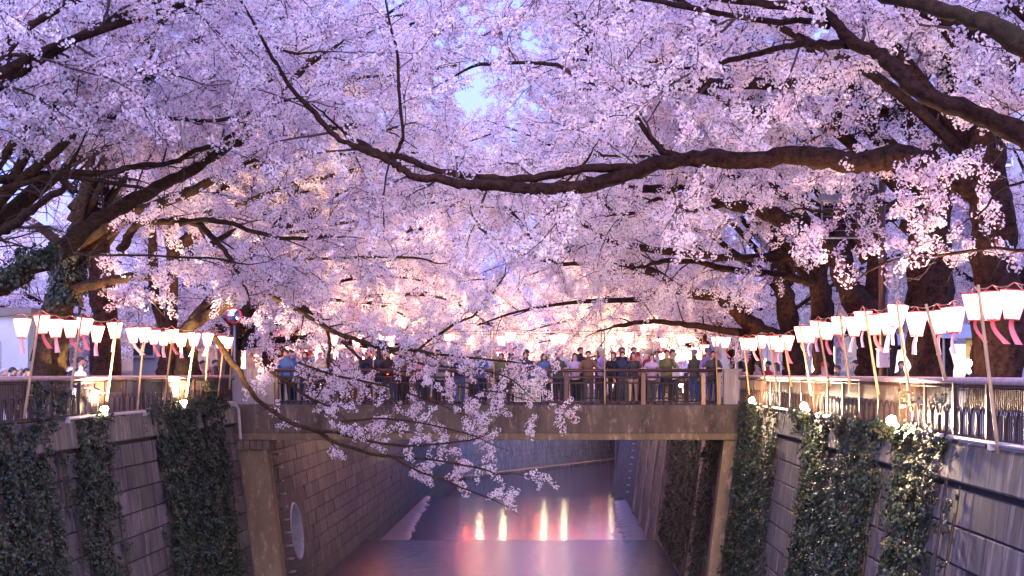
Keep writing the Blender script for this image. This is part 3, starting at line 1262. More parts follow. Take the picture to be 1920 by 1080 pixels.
    if spos:
        spos, sdir = np.array(spos), np.array(sdir)
        if zmin is not None:          # kept pruned above head height
            m = spos[:, 2] > zmin + 0.25 * RNG.random(len(spos))
            spos, sdir = spos[m], sdir[m]
        rot = dir_to_euler(sdir, RNG.random(len(spos)) * 6.28)
        scatter_obj("crown", SPRAYS, SPRAY_MATS, spos, rot, spray_scale * (0.8 + 0.5 * RNG.random(len(spos))), t)
    t["n_sprays"] = len(spos)
    return t


def traced(pts, Y0, Y1, r0, r1, n=4):
    """Limb through photo pixels, its distance running from Y0 to Y1, its radius given in photo pixels; ends in a thin crooked tip."""
    K = len(pts)
    A = []
    for i, (px, py) in enumerate(pts):
        t_ = i / (K - 1)
        Y = Y0 + (Y1 - Y0) * t_
        v = at(px, py, Y)
        A.append((v.x, v.y, v.z, (r0 + (r1 - r0) * t_ ** 0.9) * Y / F))
    if r1 < 7:
        A = np.array(A)
        d_ = A[-1, :3] - A[-2, :3]
        d_ /= np.linalg.norm(d_)
        q = A[-1].copy()
        for k in range(3):
            d_ = d_ + RNG.normal(0, 0.22, 3)
            d_ /= np.linalg.norm(d_)
            q = q.copy()
            q[:3] += d_ * 0.4
            q[3] = max(0.006, q[3] * 0.62)
            A = np.vstack([A, q])
    S = spline(A, n)
    m = len(S)
    w = np.cumsum(RNG.normal(0, 1, (m, 3)), axis=0)
    w -= np.linspace(0, 1, m)[:, None] * w[-1]
    kink = RNG.normal(0, 1, (m, 3))
    amp = np.clip(S[:, 3] * 1.5, 0.035, 0.10)[:, None]
    env = np.clip(np.arange(m) / 4.0, 0, 1)[:, None]
    S[:, :3] += (w * 0.10 + kink * 0.13) * amp * env
    return S


def free_limb(p, az, el, L_, r0, r1, droop=0.07, K=8, wob=0.10):
    d_ = np.array([math.cos(az) * math.cos(el), math.sin(az) * math.cos(el), math.sin(el)])
    P = [np.array(p, dtype=float)]
    for k in range(K):
        P.append(P[-1] + d_ * L_ / K)
        d_ = d_ + RNG.normal(0, wob, 3) - np.array([0, 0, droop])
        d_ /= np.linalg.norm(d_)
    P = np.array(P)
    rr = np.linspace(0, 1, K + 1)
    return spline(np.hstack([P, (r0 + (r1 - r0) * rr ** 0.8)[:, None]]), 3)


def free_limbs(p, side, n, zr=(2.4, 4.6), L_=(6.0, 9.0), el=(12, 55), spread=75, r0=0.13, back=0.25, base_r=0.2):
    """Limbs that leave a trunk mostly towards the river; the river lies at azimuth 0 from the left bank, 180 from the right."""
    out_ = []
    for k in range(n):
        c = 0 if side < 0 else 180
        az = c + random.uniform(-spread, spread)
        if random.random() < back:
            az += 180
        q = (p[0] + random.uniform(-.05, .05), p[1], random.uniform(*zr))
        e = random.uniform(*el)
        out_.append(free_limb(q, R(az), R(e), random.uniform(*L_), r0 * random.uniform(.7, 1.2), 0.022, droop=0.05 + e * 0.0016))
    return out_


def high_limbs(x, y, side, n, z=(3.6, 5.0), L_=(9.5, 12.0)):
    """Long limbs that climb steeply and arch out high over the river."""
    c = 0 if side < 0 else 180
    return [free_limb((x, y, random.uniform(*z)), R(c + (22 if y < 43 and side < 0 else -22 if y < 43 else 0) + random.uniform(-30, 30)), R(random.uniform(46, 64)), random.uniform(*L_), 0.12, 0.022, droop=0.085, wob=0.07) for _ in range(n)]


def gtrunk(x, y, lean, h, r0=0.3, r1=0.19):
    P = []
    for k in range(6):
        t_ = k / 5
        P.append((x + lean * t_ ** 1.5 + random.uniform(-.05, .05), y + random.uniform(-.08, .08), STREET - 0.1 + (h + 0.45) * t_, (r0 * 1.35 if k == 0 else r0 + (r1 - r0) * t_)))
    return spline(P, 4)


# --- right bank, nearest first
def base_at(px, Y):
    return ((px - CX) / F * Y, Y, STREET)


# R0: off-frame tree whose heavy limb crosses the top right corner
p0_ = (7.6, 12.6, STREET)
grow_tree("cherry tree off the right edge whose heavy limb crosses the top corner", p0_, gtrunk(7.6, 12.6, 0.1, 4.2, 0.36, 0.3),
          [(traced([(2380, 330), (2200, 220), (2050, 140), (1920, 78), (1865, 50), (1815, 33), (1752, 12), (1678, -5), (1600, -30), (1500, -70)], 12.6, 14.5, 29, 10), 0.5)]
          + [free_limb((7.6, 12.6, 4.0), R(a), R(e), 7, 0.13, 0.02) for a, e in ((150, 55), (200, 60), (90, 40))], M_bark_moss, dens=0.8, zmin=3.7)
# R1: diagonal limb from the right edge
p1_ = (7.5, 17.4, STREET)
grow_tree("cherry tree off the right edge sending a long diagonal limb into the photo", p1_, gtrunk(7.5, 17.4, -0.1, 4.0, 0.36, 0.3),
          [(traced([(2120, 380), (2010, 330), (1920, 268), (1865, 230), (1815, 212), (1752, 192), (1705, 162), (1665, 130), (1630, 108), (1590, 80), (1572, 55), (1548, 32), (1502, 16), (1440, 8), (1330, -6), (1220, -25)], 17.4, 19.5, 24, 6), 0.8),
           (traced([(1590, 84), (1560, 80), (1515, 77), (1477, 80), (1440, 93), (1372, 110), (1320, 128)], 18.7, 20.5, 9, 4), 1.0),
           (traced([(1552, 48), (1510, 41), (1440, 40), (1310, 18), (1225, 0), (1140, -14)], 18.9, 20.5, 8, 4), 1.0)]
          + [free_limb((7.4, 17.4, 3.8), R(a), R(e), 8, 0.15, 0.02) for a, e in ((165, 56), (185, 58), (140, 50), (100, 50))], M_bark, dens=0.85, zmin=4.15)
# R2: the big trunk inside the right edge with the great horizontal limb
Y = 22.9
p2_ = base_at(1868, Y)
main2 = traced([(1868, 400), (1835, 362), (1790, 331), (1752, 312), (1715, 299), (1677, 297), (1640, 304), (1602, 311), (1552, 305), (1490, 296), (1435, 297), (1360, 297), (1297, 296), (1247, 303), (1197, 317), (1147, 333), (1085, 346),
                (1035, 351), (985, 353), (945, 349)], 22.9, 23.6, 26, 10)
main2b = traced([(960, 351), (905, 344), (855, 340), (817, 331), (780, 330), (755, 312), (737, 302), (705, 285), (662, 268), (630, 250), (592, 207), (555, 172), (527, 130), (507, 100), (480, 50)], 23.6, 22.6, 9.5, 3)
main2c = traced([(1190, 314), (1135, 315), (1072, 322), (1010, 335), (960, 338), (905, 336), (855, 328), (805, 316), (757, 297), (715, 290), (680, 272)], 23.4, 24.2, 8.5, 5)
up1 = traced([(738, 303), (748, 275), (755, 245), (747, 162), (745, 100), (730, 45), (722, -10)], 23.3, 22.4, 4, 2)
grow_tree("large dark cherry tree by the right edge reaching a long level limb across the river", p2_,
          traced([(1866, 770), (1868, 705), (1870, 600), (1868, 500), (1864, 400), (1856, 330), (1856, 270), (1863, 180), (1880, 100), (1890, 0), (1895, -120)], Y, Y, 52, 22, 5),
          [(main2, 0.75), (main2b, 0.9), (main2c, 0.8), (up1, 0.9),
           (traced([(1290, 297), (1245, 285), (1225, 268), (1192, 222), (1160, 180), (1135, 162), (1085, 145), (1052, 122), (1010, 115), (960, 115), (900, 120)], 23.3, 24.5, 6, 3), 1.0),
           (traced([(1000, 352), (1015, 362), (1060, 340), (1100, 300)], 23.6, 24.4, 3, 2), .8),
           (traced([(1990, 460), (1920, 468), (1850, 464), (1780, 476), (1700, 482), (1640, 500)], 20.8, 22.0, 4, 2), .6),
           (traced([(1960, 330), (1910, 345), (1870, 360), (1845, 395)], 20.5, 20.8, 3, 2), .7)]
          + [free_limb((7.3, Y, z), R(a), R(e), l_, 0.11, 0.02) for a, e, l_, z in ((160, 55, 8, 5.0), (175, 58, 8, 5.4), (140, 52, 8, 5.0), (120, 45, 6, 5))] + high_limbs(7.3, 22.9, 1, 3), M_bark, dens=0.8, zmin=2.6)
# R3
Y = 28.0
p3_ = base_at(1745, Y)
grow_tree("dark forked cherry trunk third along the right bank with a pruned stub", p3_,
          traced([(1750, 740), (1748, 690), (1746, 600), (1745, 450), (1744, 330), (1738, 245)], Y, Y, 38, 32, 5),
          [(traced([(1738, 255), (1775, 190), (1800, 120), (1812, 60), (1795, 0), (1770, -70)], Y, Y, 20, 9), .6),
           (traced([(1738, 250), (1690, 190), (1640, 158), (1560, 150), (1490, 152), (1422, 155), (1322, 152), (1260, 156), (1210, 150), (1160, 140), (1135, 125), (1107, 108), (1085, 60)], Y, 26.5, 15, 5), .9),
           (traced([(1120, 118), (1102, 67), (1092, 20), (1087, -10)], 26.7, 26, 4, 3), .9),
           (traced([(1738, 248), (1690, 214), (1640, 212), (1565, 220), (1500, 215), (1440, 210), (1397, 200), (1355, 187), (1300, 165), (1240, 160)], Y, 29.5, 17, 5), .9),
           (traced([(1640, 160), (1560, 138), (1500, 140), (1440, 133), (1380, 130), (1240, 117), (1180, 110)], Y, 29.5, 10, 4), .9),
           (traced([(1735, 430), (1700, 392), (1650, 378), (1600, 384), (1550, 398), (1500, 392)], Y - .3, 27.6, 3.5, 2), .8),
           (traced([(1735, 415), (1712, 420), (1700, 425)], Y, Y - 0.6, 14, 13), 0)]
          + [free_limb((7.5, Y, z), R(a), R(e), l_, 0.12, 0.02) for a, e, l_, z in ((170, 50, 8, 5.5), (150, 55, 8, 5.8), (20, 45, 6, 5))] + high_limbs(7.5, 28.0, 1, 4), M_bark, dens=0.84, zmin=2.6)
# R4
Y = 33.0
p4_ = base_at(1640, Y)
grow_tree("cherry tree behind the utility pole with a limb arching up over the right fence", p4_,
          traced([(1642, 735), (1641, 700), (1640, 640), (1622, 590), (1600, 555)], Y, Y - 0.3, 36, 26, 5),
          [(traced([(1622, 590), (1598, 555), (1580, 515), (1562, 470), (1540, 446), (1502, 430), (1465, 410), (1440, 398), (1385, 380), (1335, 362), (1297, 353), (1247, 352), (1197, 350), (1160, 342), (1110, 335)], Y - .2, 31.5, 24, 5), .9),
           (traced([(1345, 364), (1322, 350), (1305, 340), (1272, 322), (1240, 300)], 31.8, 31, 6, 4), 1),
           (traced([(1590, 535), (1580, 470), (1560, 420), (1535, 395), (1490, 372), (1440, 355), (1385, 340), (1340, 318), (1280, 300)], Y - .2, 33.5, 16, 5), .9),
           (traced([(1640, 640), (1642, 560), (1645, 480), (1640, 400), (1625, 330), (1610, 260), (1600, 180)], Y, Y, 22, 10), .7),
           (traced([(1380, 378), (1300, 395), (1235, 372), (1200, 398), (1170, 402)], 32, 31, 5, 3), 1)]
          + [free_limb((7.4, Y, z), R(a), R(e), l_, 0.11, 0.02) for a, e, l_, z in ((175, 55, 9, 4.5), (150, 50, 8, 5), (165, 62, 8, 5), (-10, 40, 6, 4.5))] + high_limbs(7.4, 33.0, 1, 4), M_bark, dens=0.86, zmin=2.5)
# R5
Y = 37.0
p5_ = base_at(1538, Y)
grow_tree("cherry tree fifth along the right bank with three long low limbs toward the bridge", p5_,
          traced([(1540, 730), (1540, 690), (1540, 600), (1536, 540), (1535, 500)], Y, Y, 24, 17, 5),
          [(traced([(1536, 520), (1560, 420), (1572, 330), (1588, 260), (1595, 180)], Y, Y, 14, 8), .7),
           (traced([(1536, 505), (1530, 490), (1490, 478), (1440, 477), (1347, 477), (1297, 470), (1210, 460), (1172, 455), (1135, 445), (1097, 420), (1060, 400), (1035, 377), (1015, 362)], Y, 34.5, 10, 3.5), .9),
           (traced([(1536, 540), (1520, 528), (1490, 517), (1440, 512), (1385, 507), (1335, 497), (1285, 490), (1230, 492)], Y, 36, 9, 4), .9),
           (traced([(1180, 457), (1155, 430), (1150, 400), (1120, 370)], 35, 34, 4, 2.5), .9),
           (traced([(1135, 445), (1125, 410), (1100, 385), (1085, 360)], 34.8, 34, 4, 2.5), .9)]
          + [free_limb((7.2, Y, z), R(a), R(e), l_, 0.11, 0.02) for a, e, l_, z in ((170, 52, 9, 4), (150, 48, 8, 4), (165, 55, 8, 4.5), (20, 40, 6, 4))] + high_limbs(7.1, 39.0, 1, 4) + [free_limb((7.1, 38.5, 5), R(a), R(e), L0, 0.12, 0.02, droop=dr, wob=.06) for a, e, L0, dr in ((176, 50, 13, .055), (168, 57, 13, .06), (182, 44, 12, .05))], M_bark, dens=0.86, zmin=2.5)
# R6
Y = 41.0
p6_ = base_at(1484, Y)
grow_tree("dark cherry tree at the right end of the footbridge, limb sweeping low over lanterns", p6_,
          traced([(1490, 725), (1487, 690), (1480, 640), (1472, 570), (1462, 520), (1455, 460)], Y, Y, 24, 13, 5),
          [(traced([(1484, 655), (1455, 634), (1422, 617), (1397, 600), (1372, 572), (1347, 553), (1310, 549), (1272, 540), (1235, 512), (1185, 495), (1147, 487), (1085, 472), (1017, 460), (985, 432), (960, 400)], Y, 37.5, 17, 3.5), .85),
           (traced([(1162, 492), (1110, 494), (1060, 495), (1022, 487), (992, 480), (960, 467), (920, 440)], 38.4, 37.5, 4.5, 2.5), .9),
           (traced([(1484, 660), (1455, 636), (1422, 626), (1360, 615), (1292, 607), (1230, 600), (1160, 610)], Y, 40.3, 10, 3), .9),
           (traced([(1470, 560), (1440, 520), (1390, 480), (1330, 440), (1270, 420)], Y, 42, 9, 3), 1)]
          + [free_limb((7.0, Y, z), R(a), R(e), l_, 0.11, 0.02) for a, e, l_, z in ((160, 46, 9, 3.6), (130, 40, 8, 4), (165, 50, 8, 4.2), (20, 40, 6, 4))] + high_limbs(7.1, 39.0, 1, 4) + [free_limb((7.1, 38.5, 5), R(a), R(e), L0, 0.12, 0.02, droop=dr, wob=.06) for a, e, L0, dr in ((176, 50, 13, .055), (168, 57, 13, .06), (182, 44, 12, .05))], M_bark, dens=0.86, zmin=2.5)

# --- left bank
pL = (-11.2, 24.0, STREET)
grow_tree("cherry tree off the left edge whose brown limb rises across the ivy trunk", pL, gtrunk(-11.3, 24.0, 0.5, 2.2, 0.34, 0.3),
          [(traced([(-190, 610), (-80, 570), (0, 530), (45, 503), (82, 482), (120, 455), (155, 430), (190, 405), (240, 375), (290, 350), (345, 325), (400, 290), (470, 250), (545, 155), (600, 110)], 24, 26, 24, 5), .8),
           (traced([(-150, 500), (-60, 460), (0, 430), (30, 415), (55, 395), (80, 370), (120, 345)], 24, 23, 12, 6), 1),
           (traced([(-120, 400), (-40, 370), (0, 355), (50, 342), (87, 332), (170, 335), (230, 345)], 23.5, 24, 7, 3), 1.1),
           (traced([(-120, 340), (0, 335), (82, 327), (125, 322), (212, 322), (237, 312), (275, 310), (325, 305), (367, 282), (420, 260)], 24, 25, 8, 4), 1.1),
           (traced([(-90, 200), (17, 197), (100, 205), (187, 220), (237, 222), (337, 226), (412, 226), (470, 212), (530, 190)], 23, 24, 6, 3), 1.2),
           (traced([(-60, 115), (22, 102), (87, 107), (162, 107), (220, 120), (300, 135)], 22, 23, 4, 2.5), 1.2),
           (traced([(155, -10), (160, 0), (177, 42), (172, 75), (160, 107)], 23, 23, 2.5, 2), 1.0),
           (traced([(220, 65), (300, 82), (362, 77), (480, 85), (560, 100)], 24.5, 25, 4, 2.5), 1.2),
           (traced([(40, 95), (65, 77), (112, 60), (175, 45), (225, 5), (260, -40)], 25, 25, 6, 4), 1.1)]
          + [free_limb((-10.9, 24, z), R(a), R(e), l_, 0.12, 0.02) for a, e, l_, z in ((10, 52, 9, 2.4), (22, 56, 9, 2.4), (34, 45, 9, 2.4), (48, 50, 8, 2.4), (60, 55, 8, 2.4), (0, 62, 9, 2.4))] + high_limbs(-10.9, 24.0, -1, 3), M_bark_moss, dens=0.8, zmin=4.7)
pL19 = (-10.9, 18.5, STREET)
grow_tree("nearest cherry tree off the left edge, its sprays hanging into the top left", pL19, gtrunk(-10.9, 18.5, 0.8, 3.0, 0.34, 0.26),
          [free_limb((-10.2, 18.5, 2.9), R(a), R(e), l_, 0.13, 0.02) for a, e, l_ in ((10, 46, 8.5), (35, 42, 9.0), (-5, 52, 8), (55, 40, 9), (20, 56, 8), (45, 52, 8), (80, 35, 7))], M_bark, dens=0.8, zmin=4.4)
# L1 ivy-covered leaning trunk
Y = 30.4
pL1 = base_at(96, Y)
grow_tree("leaning ivy clad cherry trunk first inside the left edge with rising brown limbs", pL1,
          traced([(92, 745), (95, 705), (100, 650), (108, 600), (117, 560), (126, 520), (133, 480), (148, 450)], Y, Y, 34, 19, 5),
          [(traced([(140, 470), (165, 448), (190, 428), (225, 402), (250, 393), (287, 387), (325, 372), (362, 357), (400, 338), (437, 320), (472, 300), (540, 272), (600, 245), (680, 240)], Y, 28.5, 15, 5), .85),
           (traced([(135, 560), (150, 537), (212, 522), (275, 517), (297, 517)], Y, 29.5, 12, 8), .5),
           (traced([(225, 470), (237, 452), (250, 430), (275, 416), (312, 417), (350, 417), (380, 432), (405, 457), (425, 477), (440, 500)], 30.2, 29, 9, 4), 1),
           (traced([(337, 420), (375, 414), (425, 420), (480, 437), (540, 450), (600, 445)], 29.6, 29, 5, 3), 1),
           (traced([(100, 480), (122, 477), (175, 479), (250, 480), (392, 485), (430, 490)], 28, 28, 3, 2), 1),
           (traced([(145, 455), (150, 400), (165, 350), (170, 290), (160, 220)], Y, Y, 13, 8), .8)]
          + [free_limb((-10.6, Y, z), R(a), R(e), l_, 0.11, 0.02) for a, e, l_, z in ((12, 52, 9, 3.6), (28, 45, 9, 3.4), (40, 55, 9, 3.6), (55, 50, 8, 3.8), (18, 60, 8, 4), (170, 40, 6, 3.6))] + high_limbs(-10.6, 30.4, -1, 4), M_bark_moss, dens=0.8, zmin=2.4)
# L2
Y = 33.9
pL2 = base_at(196, Y)
grow_tree("straight dark cherry trunk second inside the left edge behind the leaning man", pL2,
          traced([(198, 735), (197, 700), (195, 620), (193, 560), (188, 500), (178, 430), (166, 370), (160, 320)], Y, Y, 27, 17, 5),
          [free_limb((-11.2, Y, z), R(a), R(e), l_, 0.11, 0.02) for a, e, l_, z in ((10, 36, 9, 4.2), (20, 40, 9, 4.8), (35, 45, 9, 5), (40, 50, 8, 5.2), (10, 55, 8, 5.4), (60, 40, 8, 5), (190, 40, 6, 5))] + high_limbs(-11.2, 33.9, -1, 4), M_bark, dens=0.8, zmin=2.3)
# L3 twin stems
Y = 39.6
pL3 = base_at(318, Y)
grow_tree("twin stemmed cherry tree third inside the left edge", pL3, traced([(318, 725), (320, 690), (318, 650), (312, 620)], Y, Y, 26, 17, 5),
          [(traced([(312, 630), (298, 590), (288, 540), (284, 450), (278, 400), (270, 330)], Y, Y, 11, 7), .7),
           (traced([(318, 640), (319, 560), (319, 470), (318, 420), (330, 340)], Y, Y, 11, 7), .7)]
          + [free_limb((-11, Y, z), R(a), R(e), l_, 0.1, 0.02) for a, e, l_, z in ((0, 30, 9, 4), (25, 40, 9, 4.5), (-25, 45, 9, 5), (45, 45, 8, 5), (10, 55, 8, 5.4), (170, 40, 6, 5))] + high_limbs(-11, 39.6, -1, 4) + [free_limb((-11, 39.6, 5), R(a), R(e), L0, 0.12, 0.02, droop=dr, wob=.06) for a, e, L0, dr in ((3, 50, 13, .055), (10, 56, 13, .06), (-4, 44, 13, .05), (16, 62, 14, .07))], M_bark, dens=0.8, zmin=2.3)
# L4 golden lit, drooping
Y = 38.6
pL4 = base_at(350, Y)


grow_tree("floodlit golden cherry tree at the left end of the bridge, drooping over the railing", pL4, traced([(352, 728), (350, 690), (345, 650), (345, 622)], Y, Y, 24, 17, 5),
          [(traced([(342, 630), (352, 612), (375, 600), (400, 583), (437, 560), (475, 541), (510, 530)], Y, 38.2, 14, 7), .6),
           (traced([(350, 618), (365, 598), (400, 555), (430, 535), (450, 500), (480, 462), (505, 442), (535, 422), (580, 396), (600, 382), (642, 357), (692, 334)], Y, 38.5, 10, 4.5), .8),
           (traced([(500, 443), (520, 415), (547, 380), (560, 340)], 38.5, 38.8, 5, 3), .8),
           (traced([(362, 410), (425, 388), (480, 370), (530, 350), (592, 337), (672, 319), (740, 300)], 38.5, 37.5, 7, 3), 1),
           (traced([(440, 442), (480, 440), (567, 437), (630, 422), (705, 410), (755, 392), (820, 380)], 38.5, 38, 4, 2), 1),
           (traced([(430, 480), (480, 485), (542, 489), (605, 485), (705, 482), (790, 485)], 38.4, 38, 4, 2), 1),
           (traced([(400, 478), (437, 502), (475, 535), (530, 562), (567, 582), (617, 612), (680, 637), (730, 650), (767, 652)], 38.4, 36.5, 5, 4), .8),
           (traced([(767, 652), (780, 657), (805, 637), (855, 605), (885, 592), (910, 567), (930, 540)], 36.5, 36.2, 3, 2), .9),
           (traced([(767, 652), (805, 662), (880, 670), (950, 677)], 36.5, 36.2, 3, 1.8), .65),
           (traced([(612, 612), (618, 640), (614, 670), (611, 692)], 37.4, 37.3, 3.5, 2.5), .8),
           (traced([(402, 632), (425, 665), (450, 695), (478, 740), (517, 772), (550, 792), (592, 808), (617, 825), (655, 840), (705, 854), (730, 856), (755, 870), (792, 887), (830, 900), (867, 915), (905, 930)], Y, 36.0, 5.6, 1.5), .30),
           (traced([(592, 806), (630, 812), (667, 822), (717, 832), (780, 835), (830, 832), (880, 825)], 37.3, 36.6, 3, 1.6), .42),
           (traced([(735, 857), (775, 858), (805, 862), (855, 870), (905, 880), (930, 890)], 36.8, 36.3, 2.4, 1.4), .42),
           (traced([(470, 665), (480, 675), (517, 702), (550, 725), (585, 747), (620, 762)], 38.0, 37.6, 4, 2), .4),
           (traced([(560, 680), (620, 700), (690, 715), (760, 735), (830, 760)], 37.3, 36.8, 2.4, 1.5), .43),
           (traced([(640, 640), (700, 690), (780, 710), (860, 725), (940, 735)], 37, 36.4, 2.4, 1.5), .43),
           (traced([(700, 645), (780, 680), (850, 690), (930, 700), (970, 720)], 36.7, 36.2, 2.4, 1.4), .43),
           (traced([(640, 790), (720, 785), (800, 795), (880, 815)], 37.2, 36.8, 2.0, 1.3), .45)], M_bark_moss, dens=1.15, twl=0.5)

# --- both banks beyond the bridge, then the bend
names_far = []
far = [(-11.2, 47.5, -1), (-11.4, 54.5, -1), (-11.2, 62, -1), (-11.5, 70, -1), (-11.2, 79, -1), (-11.6, 89, -1), (-11.4, 101, -1), (-11.6, 113, -1),
       (7.2, 48.5, 1), (7.5, 55.5, 1), (7.2, 63.5, 1), (7.4, 72, 1), (7.2, 82, 1), (7.6, 93, 1), (8.0, 105, 1)]
cl = cr = 0
for x, y, side in far:
    if side < 0:
        cl += 1
        lab = f"pale pink cherry tree, {ORD[cl - 1]} on the left bank beyond the footbridge"
    else:
        cr += 1
        lab = f"pale pink cherry tree, {ORD[cr - 1]} on the right bank beyond the footbridge"
    lean = -0.5 * side
    h = random.uniform(2.6, 3.6)
    tr = gtrunk(x, y, lean, h)
    grow_tree(lab, (x, y, STREET), tr, free_limbs((x + lean, y), side, 10, (1.6, h - 0.1), (7.0, 9.8), (8, 62), 70, back=0.12) + high_limbs(x + lean, y, side, 4, (2.6, h), (10.5, 13.5)), M_bark, dens=0.86, spray_scale=1.1)
for k, (x, y, nm) in enumerate(((13.5, 38.0, "right"), (12.5, 50.0, "right"), (14.0, 64.0, "right"), (-17.0, 48.0, "left"), (-16.0, 60.0, "left"))):
    lim = [free_limb((x, y, random.uniform(1.8, 3.0)), R(a_ + random.uniform(-15, 15)), R(random.uniform(15, 60)), random.uniform(5.5, 7.5), 0.11, 0.022) for a_ in range(0, 360, 40)]
    grow_tree(f"street side cherry tree set back from the {nm} bank fence, {ORD[k % 3]} from the camera", (x, y, STREET), gtrunk(x, y, 0.1, 3.0, 0.24, 0.16), lim, M_bark, dens=0.9, spray_scale=1.1, group="street side cherry trees")
bend = [(-9, 138), (-3, 147), (4, 159), (11, 169), (18, 179), (-14, 142), (-4, 160), (27, 193)]
for k, (x, y) in enumerate(bend):
    h = random.uniform(2.8, 3.8)
    tr = gtrunk(x, y, 0.3, h, 0.34, 0.22)
    lim = [free_limb((x + 0.3, y, random.uniform(1.2, h)), R(a), R(random.uniform(8, 62)), random.uniform(7.5, 10.5), 0.14, 0.03) for a in (-150, -120, -95, -70, -45, -20, 0, 60, 180)]
    grow_tree(f"distant cherry tree, {ORD[k]} along the bend in the river", (x, y, STREET), tr, lim, M_bark, dens=0.8, twl=1.25, spray_scale=1.5, group="cherry trees round the bend")


# ------------------------------------------------------------------ ivy on the walls, fences and trunks
def ivy(name, label, areas, dens=66, group="ivy hanging down the walls"):
    """areas: (side, y0, y1, z0, z1, ragged)."""
    pos, rot = [], []
    side0, ya = areas[0][0], areas[0][1]
    t = thing(name, label, "ivy", (XL if side0 < 0 else XR, ya, 0), group)
    stems = MB()
    extra = []
    for side, y0, y1, z0, z1, rag in areas:        # loose runners beside and below the main drape
        if z0 < -1.5:
            for _ in range(7):
                yc = random.choice((y0 - random.uniform(0.0, 0.35), y1 + random.uniform(0.0, 0.35), random.uniform(y0, y1)))
                za = random.uniform(z0 * 0.8, z1 - 0.4)
                zb = za - random.uniform(0.7, 2.4)
                extra.append((side, yc - random.uniform(.05, .12), yc + random.uniform(.05, .12), max(zb, -6.8), za, 0.0))
    for side, y0, y1, z0, z1, rag in list(areas) + extra:
        n = int(dens * (y1 - y0) * (z1 - z0) / 1.0)
        for _ in range(n):
            y = random.uniform(y0, y1)
            z = random.uniform(z0, z1)
            edge = 0.5 * (math.sin(z * 2.3 + y0) + math.sin(z * 5.1 + 1.7 * y0)) * rag
            if y < y0 + max(0, edge) + random.random() * 0.1 or y > y1 - max(0, -edge) - random.random() * 0.1:
                continue
            nz = mnoise.noise(Vector((y * 1.4, z * 0.55, y0))) + 0.5 * mnoise.noise(Vector((y * 3.5, z * 1.6, y0 + 9)))
            mid = 1 - abs(2 * (y - y0) / (y1 - y0) - 1)
            if rag > 0 and (nz < -0.42 or nz + mid * 1.6 < 0.10) or (z < z0 + 0.8 and nz < (z0 + 0.8 - z) * 0.9 - 0.3):
                continue
            thick = random.random() ** 1.6 * 0.15 + 0.03
            if z <= 0:
                x = wall_x(side, z) - side * thick
                n_ = Vector((-side, 0, BAT)).normalized()
            else:
                x = (XL + 0.2 if side < 0 else XR - 0.2) - side * thick * 0.7
                n_ = Vector((-side, 0, 0.2)).normalized()
            n_ = (n_ + Vector((random.gauss(0, .35), random.gauss(0, .35), random.gauss(0.25, .3)))).normalized()
            q = n_.to_track_quat('Z', 'Y') @ Euler((0, 0, random.random() * 6.28)).to_quaternion()
            pos.append((x, y, z))
            rot.append(tuple(q.to_euler()))
        for _ in range(max(2, int((y1 - y0) * 3))):
            y = random.uniform(y0 + .1, y1 - .1)
            pts = []
            z = z1
            while z > z0:
                x = wall_x(side, min(z, 0)) - side * 0.05 if z <= 0 else (XL + 0.2 if side < 0 else XR - 0.2)
                pts.append((x, y + 0.06 * math.sin(z * 3 + y), z))
                z -= 0.35
            if len(pts) > 2:
                stems.tube(pts, 0.012, M_ivystem, 4)
    stems.build("stem", t)
    scatter_obj("foliage", IVY, [M_ivy, M_ivystem], np.array(pos), np.array(rot), 0.55 + 0.45 * RNG.random(len(pos)), t)
    return t


def ypx(side, px, z=-1.0):
    return (wall_x(side, z)) * F / (px - CX)


def band(side, pa, pb, z0, z1, rag=0.25):
    ya, yb = sorted((ypx(side, pa), ypx(side, pb)))
    return (side, ya, yb, z0, z1, rag)


ivy("ivy", "dark ivy column at the left photo edge spilling over the wall", [band(-1, -60, 105, -4.2, 0.05), band(-1, 25, 75, 0.0, 0.75, .1)])
ivy("ivy", "second dark ivy column from the left edge with ivy climbing the fence", [band(-1, 132, 203, -5.0, 0.1), band(-1, 92, 125, 0.0, 0.7, .1), band(-1, 128, 150, 0, .6, .1)])
ivy("ivy", "wide ivy column on the left wall just before the bridge", [band(-1, 290, 372, -6.2, 0.2), band(-1, 268, 380, -0.7, 0.25, .1)])
ivy("ivy", "ivy column beside the bridge abutment below the second white bulb", [band(-1, 372, 418, -6.4, 0.3), band(-1, 368, 402, 0, .75, .1)])
ivy("ivy", "broad ivy curtain on the right wall seen under the bridge", [(1, 51.8, 64.0, -6.7, -0.75, .8)], 34)
ivy("ivy", "narrow ivy strip on the right wall just behind the bridge abutment", [(1, 46.4, 50.6, -6.6, -0.8, .5)], 40)
ivy("ivy", "lamplit ivy column hanging beside the bridge's right abutment", [band(1, 1392, 1462, -6.3, 0.1), ], 42)
ivy("ivy", "ivy column below the second floodlight on the right wall", [band(1, 1512, 1562, -5.6, -0.1)])
ivy("ivy", "wide ivy column between two floodlights on the right wall", [band(1, 1566, 1650, -5.2, 0.1), band(1, 1480, 1660, -0.5, 0.12, .1)])
ivy("ivy", "thick ivy mass on the right wall under the third floodlight", [band(1, 1682, 1790, -4.0, 0.12), band(1, 1650, 1800, -0.6, 0.15, .1), band(1, 1765, 1795, 0, .65, .1)])
ivy("ivy", "small ivy tuft climbing the right fence by the third floodlight", [band(1, 1712, 1732, 0.3, 0.8, .05), band(1, 1605, 1622, 0.3, .75, .05)], 40, "ivy tufts on the fence")


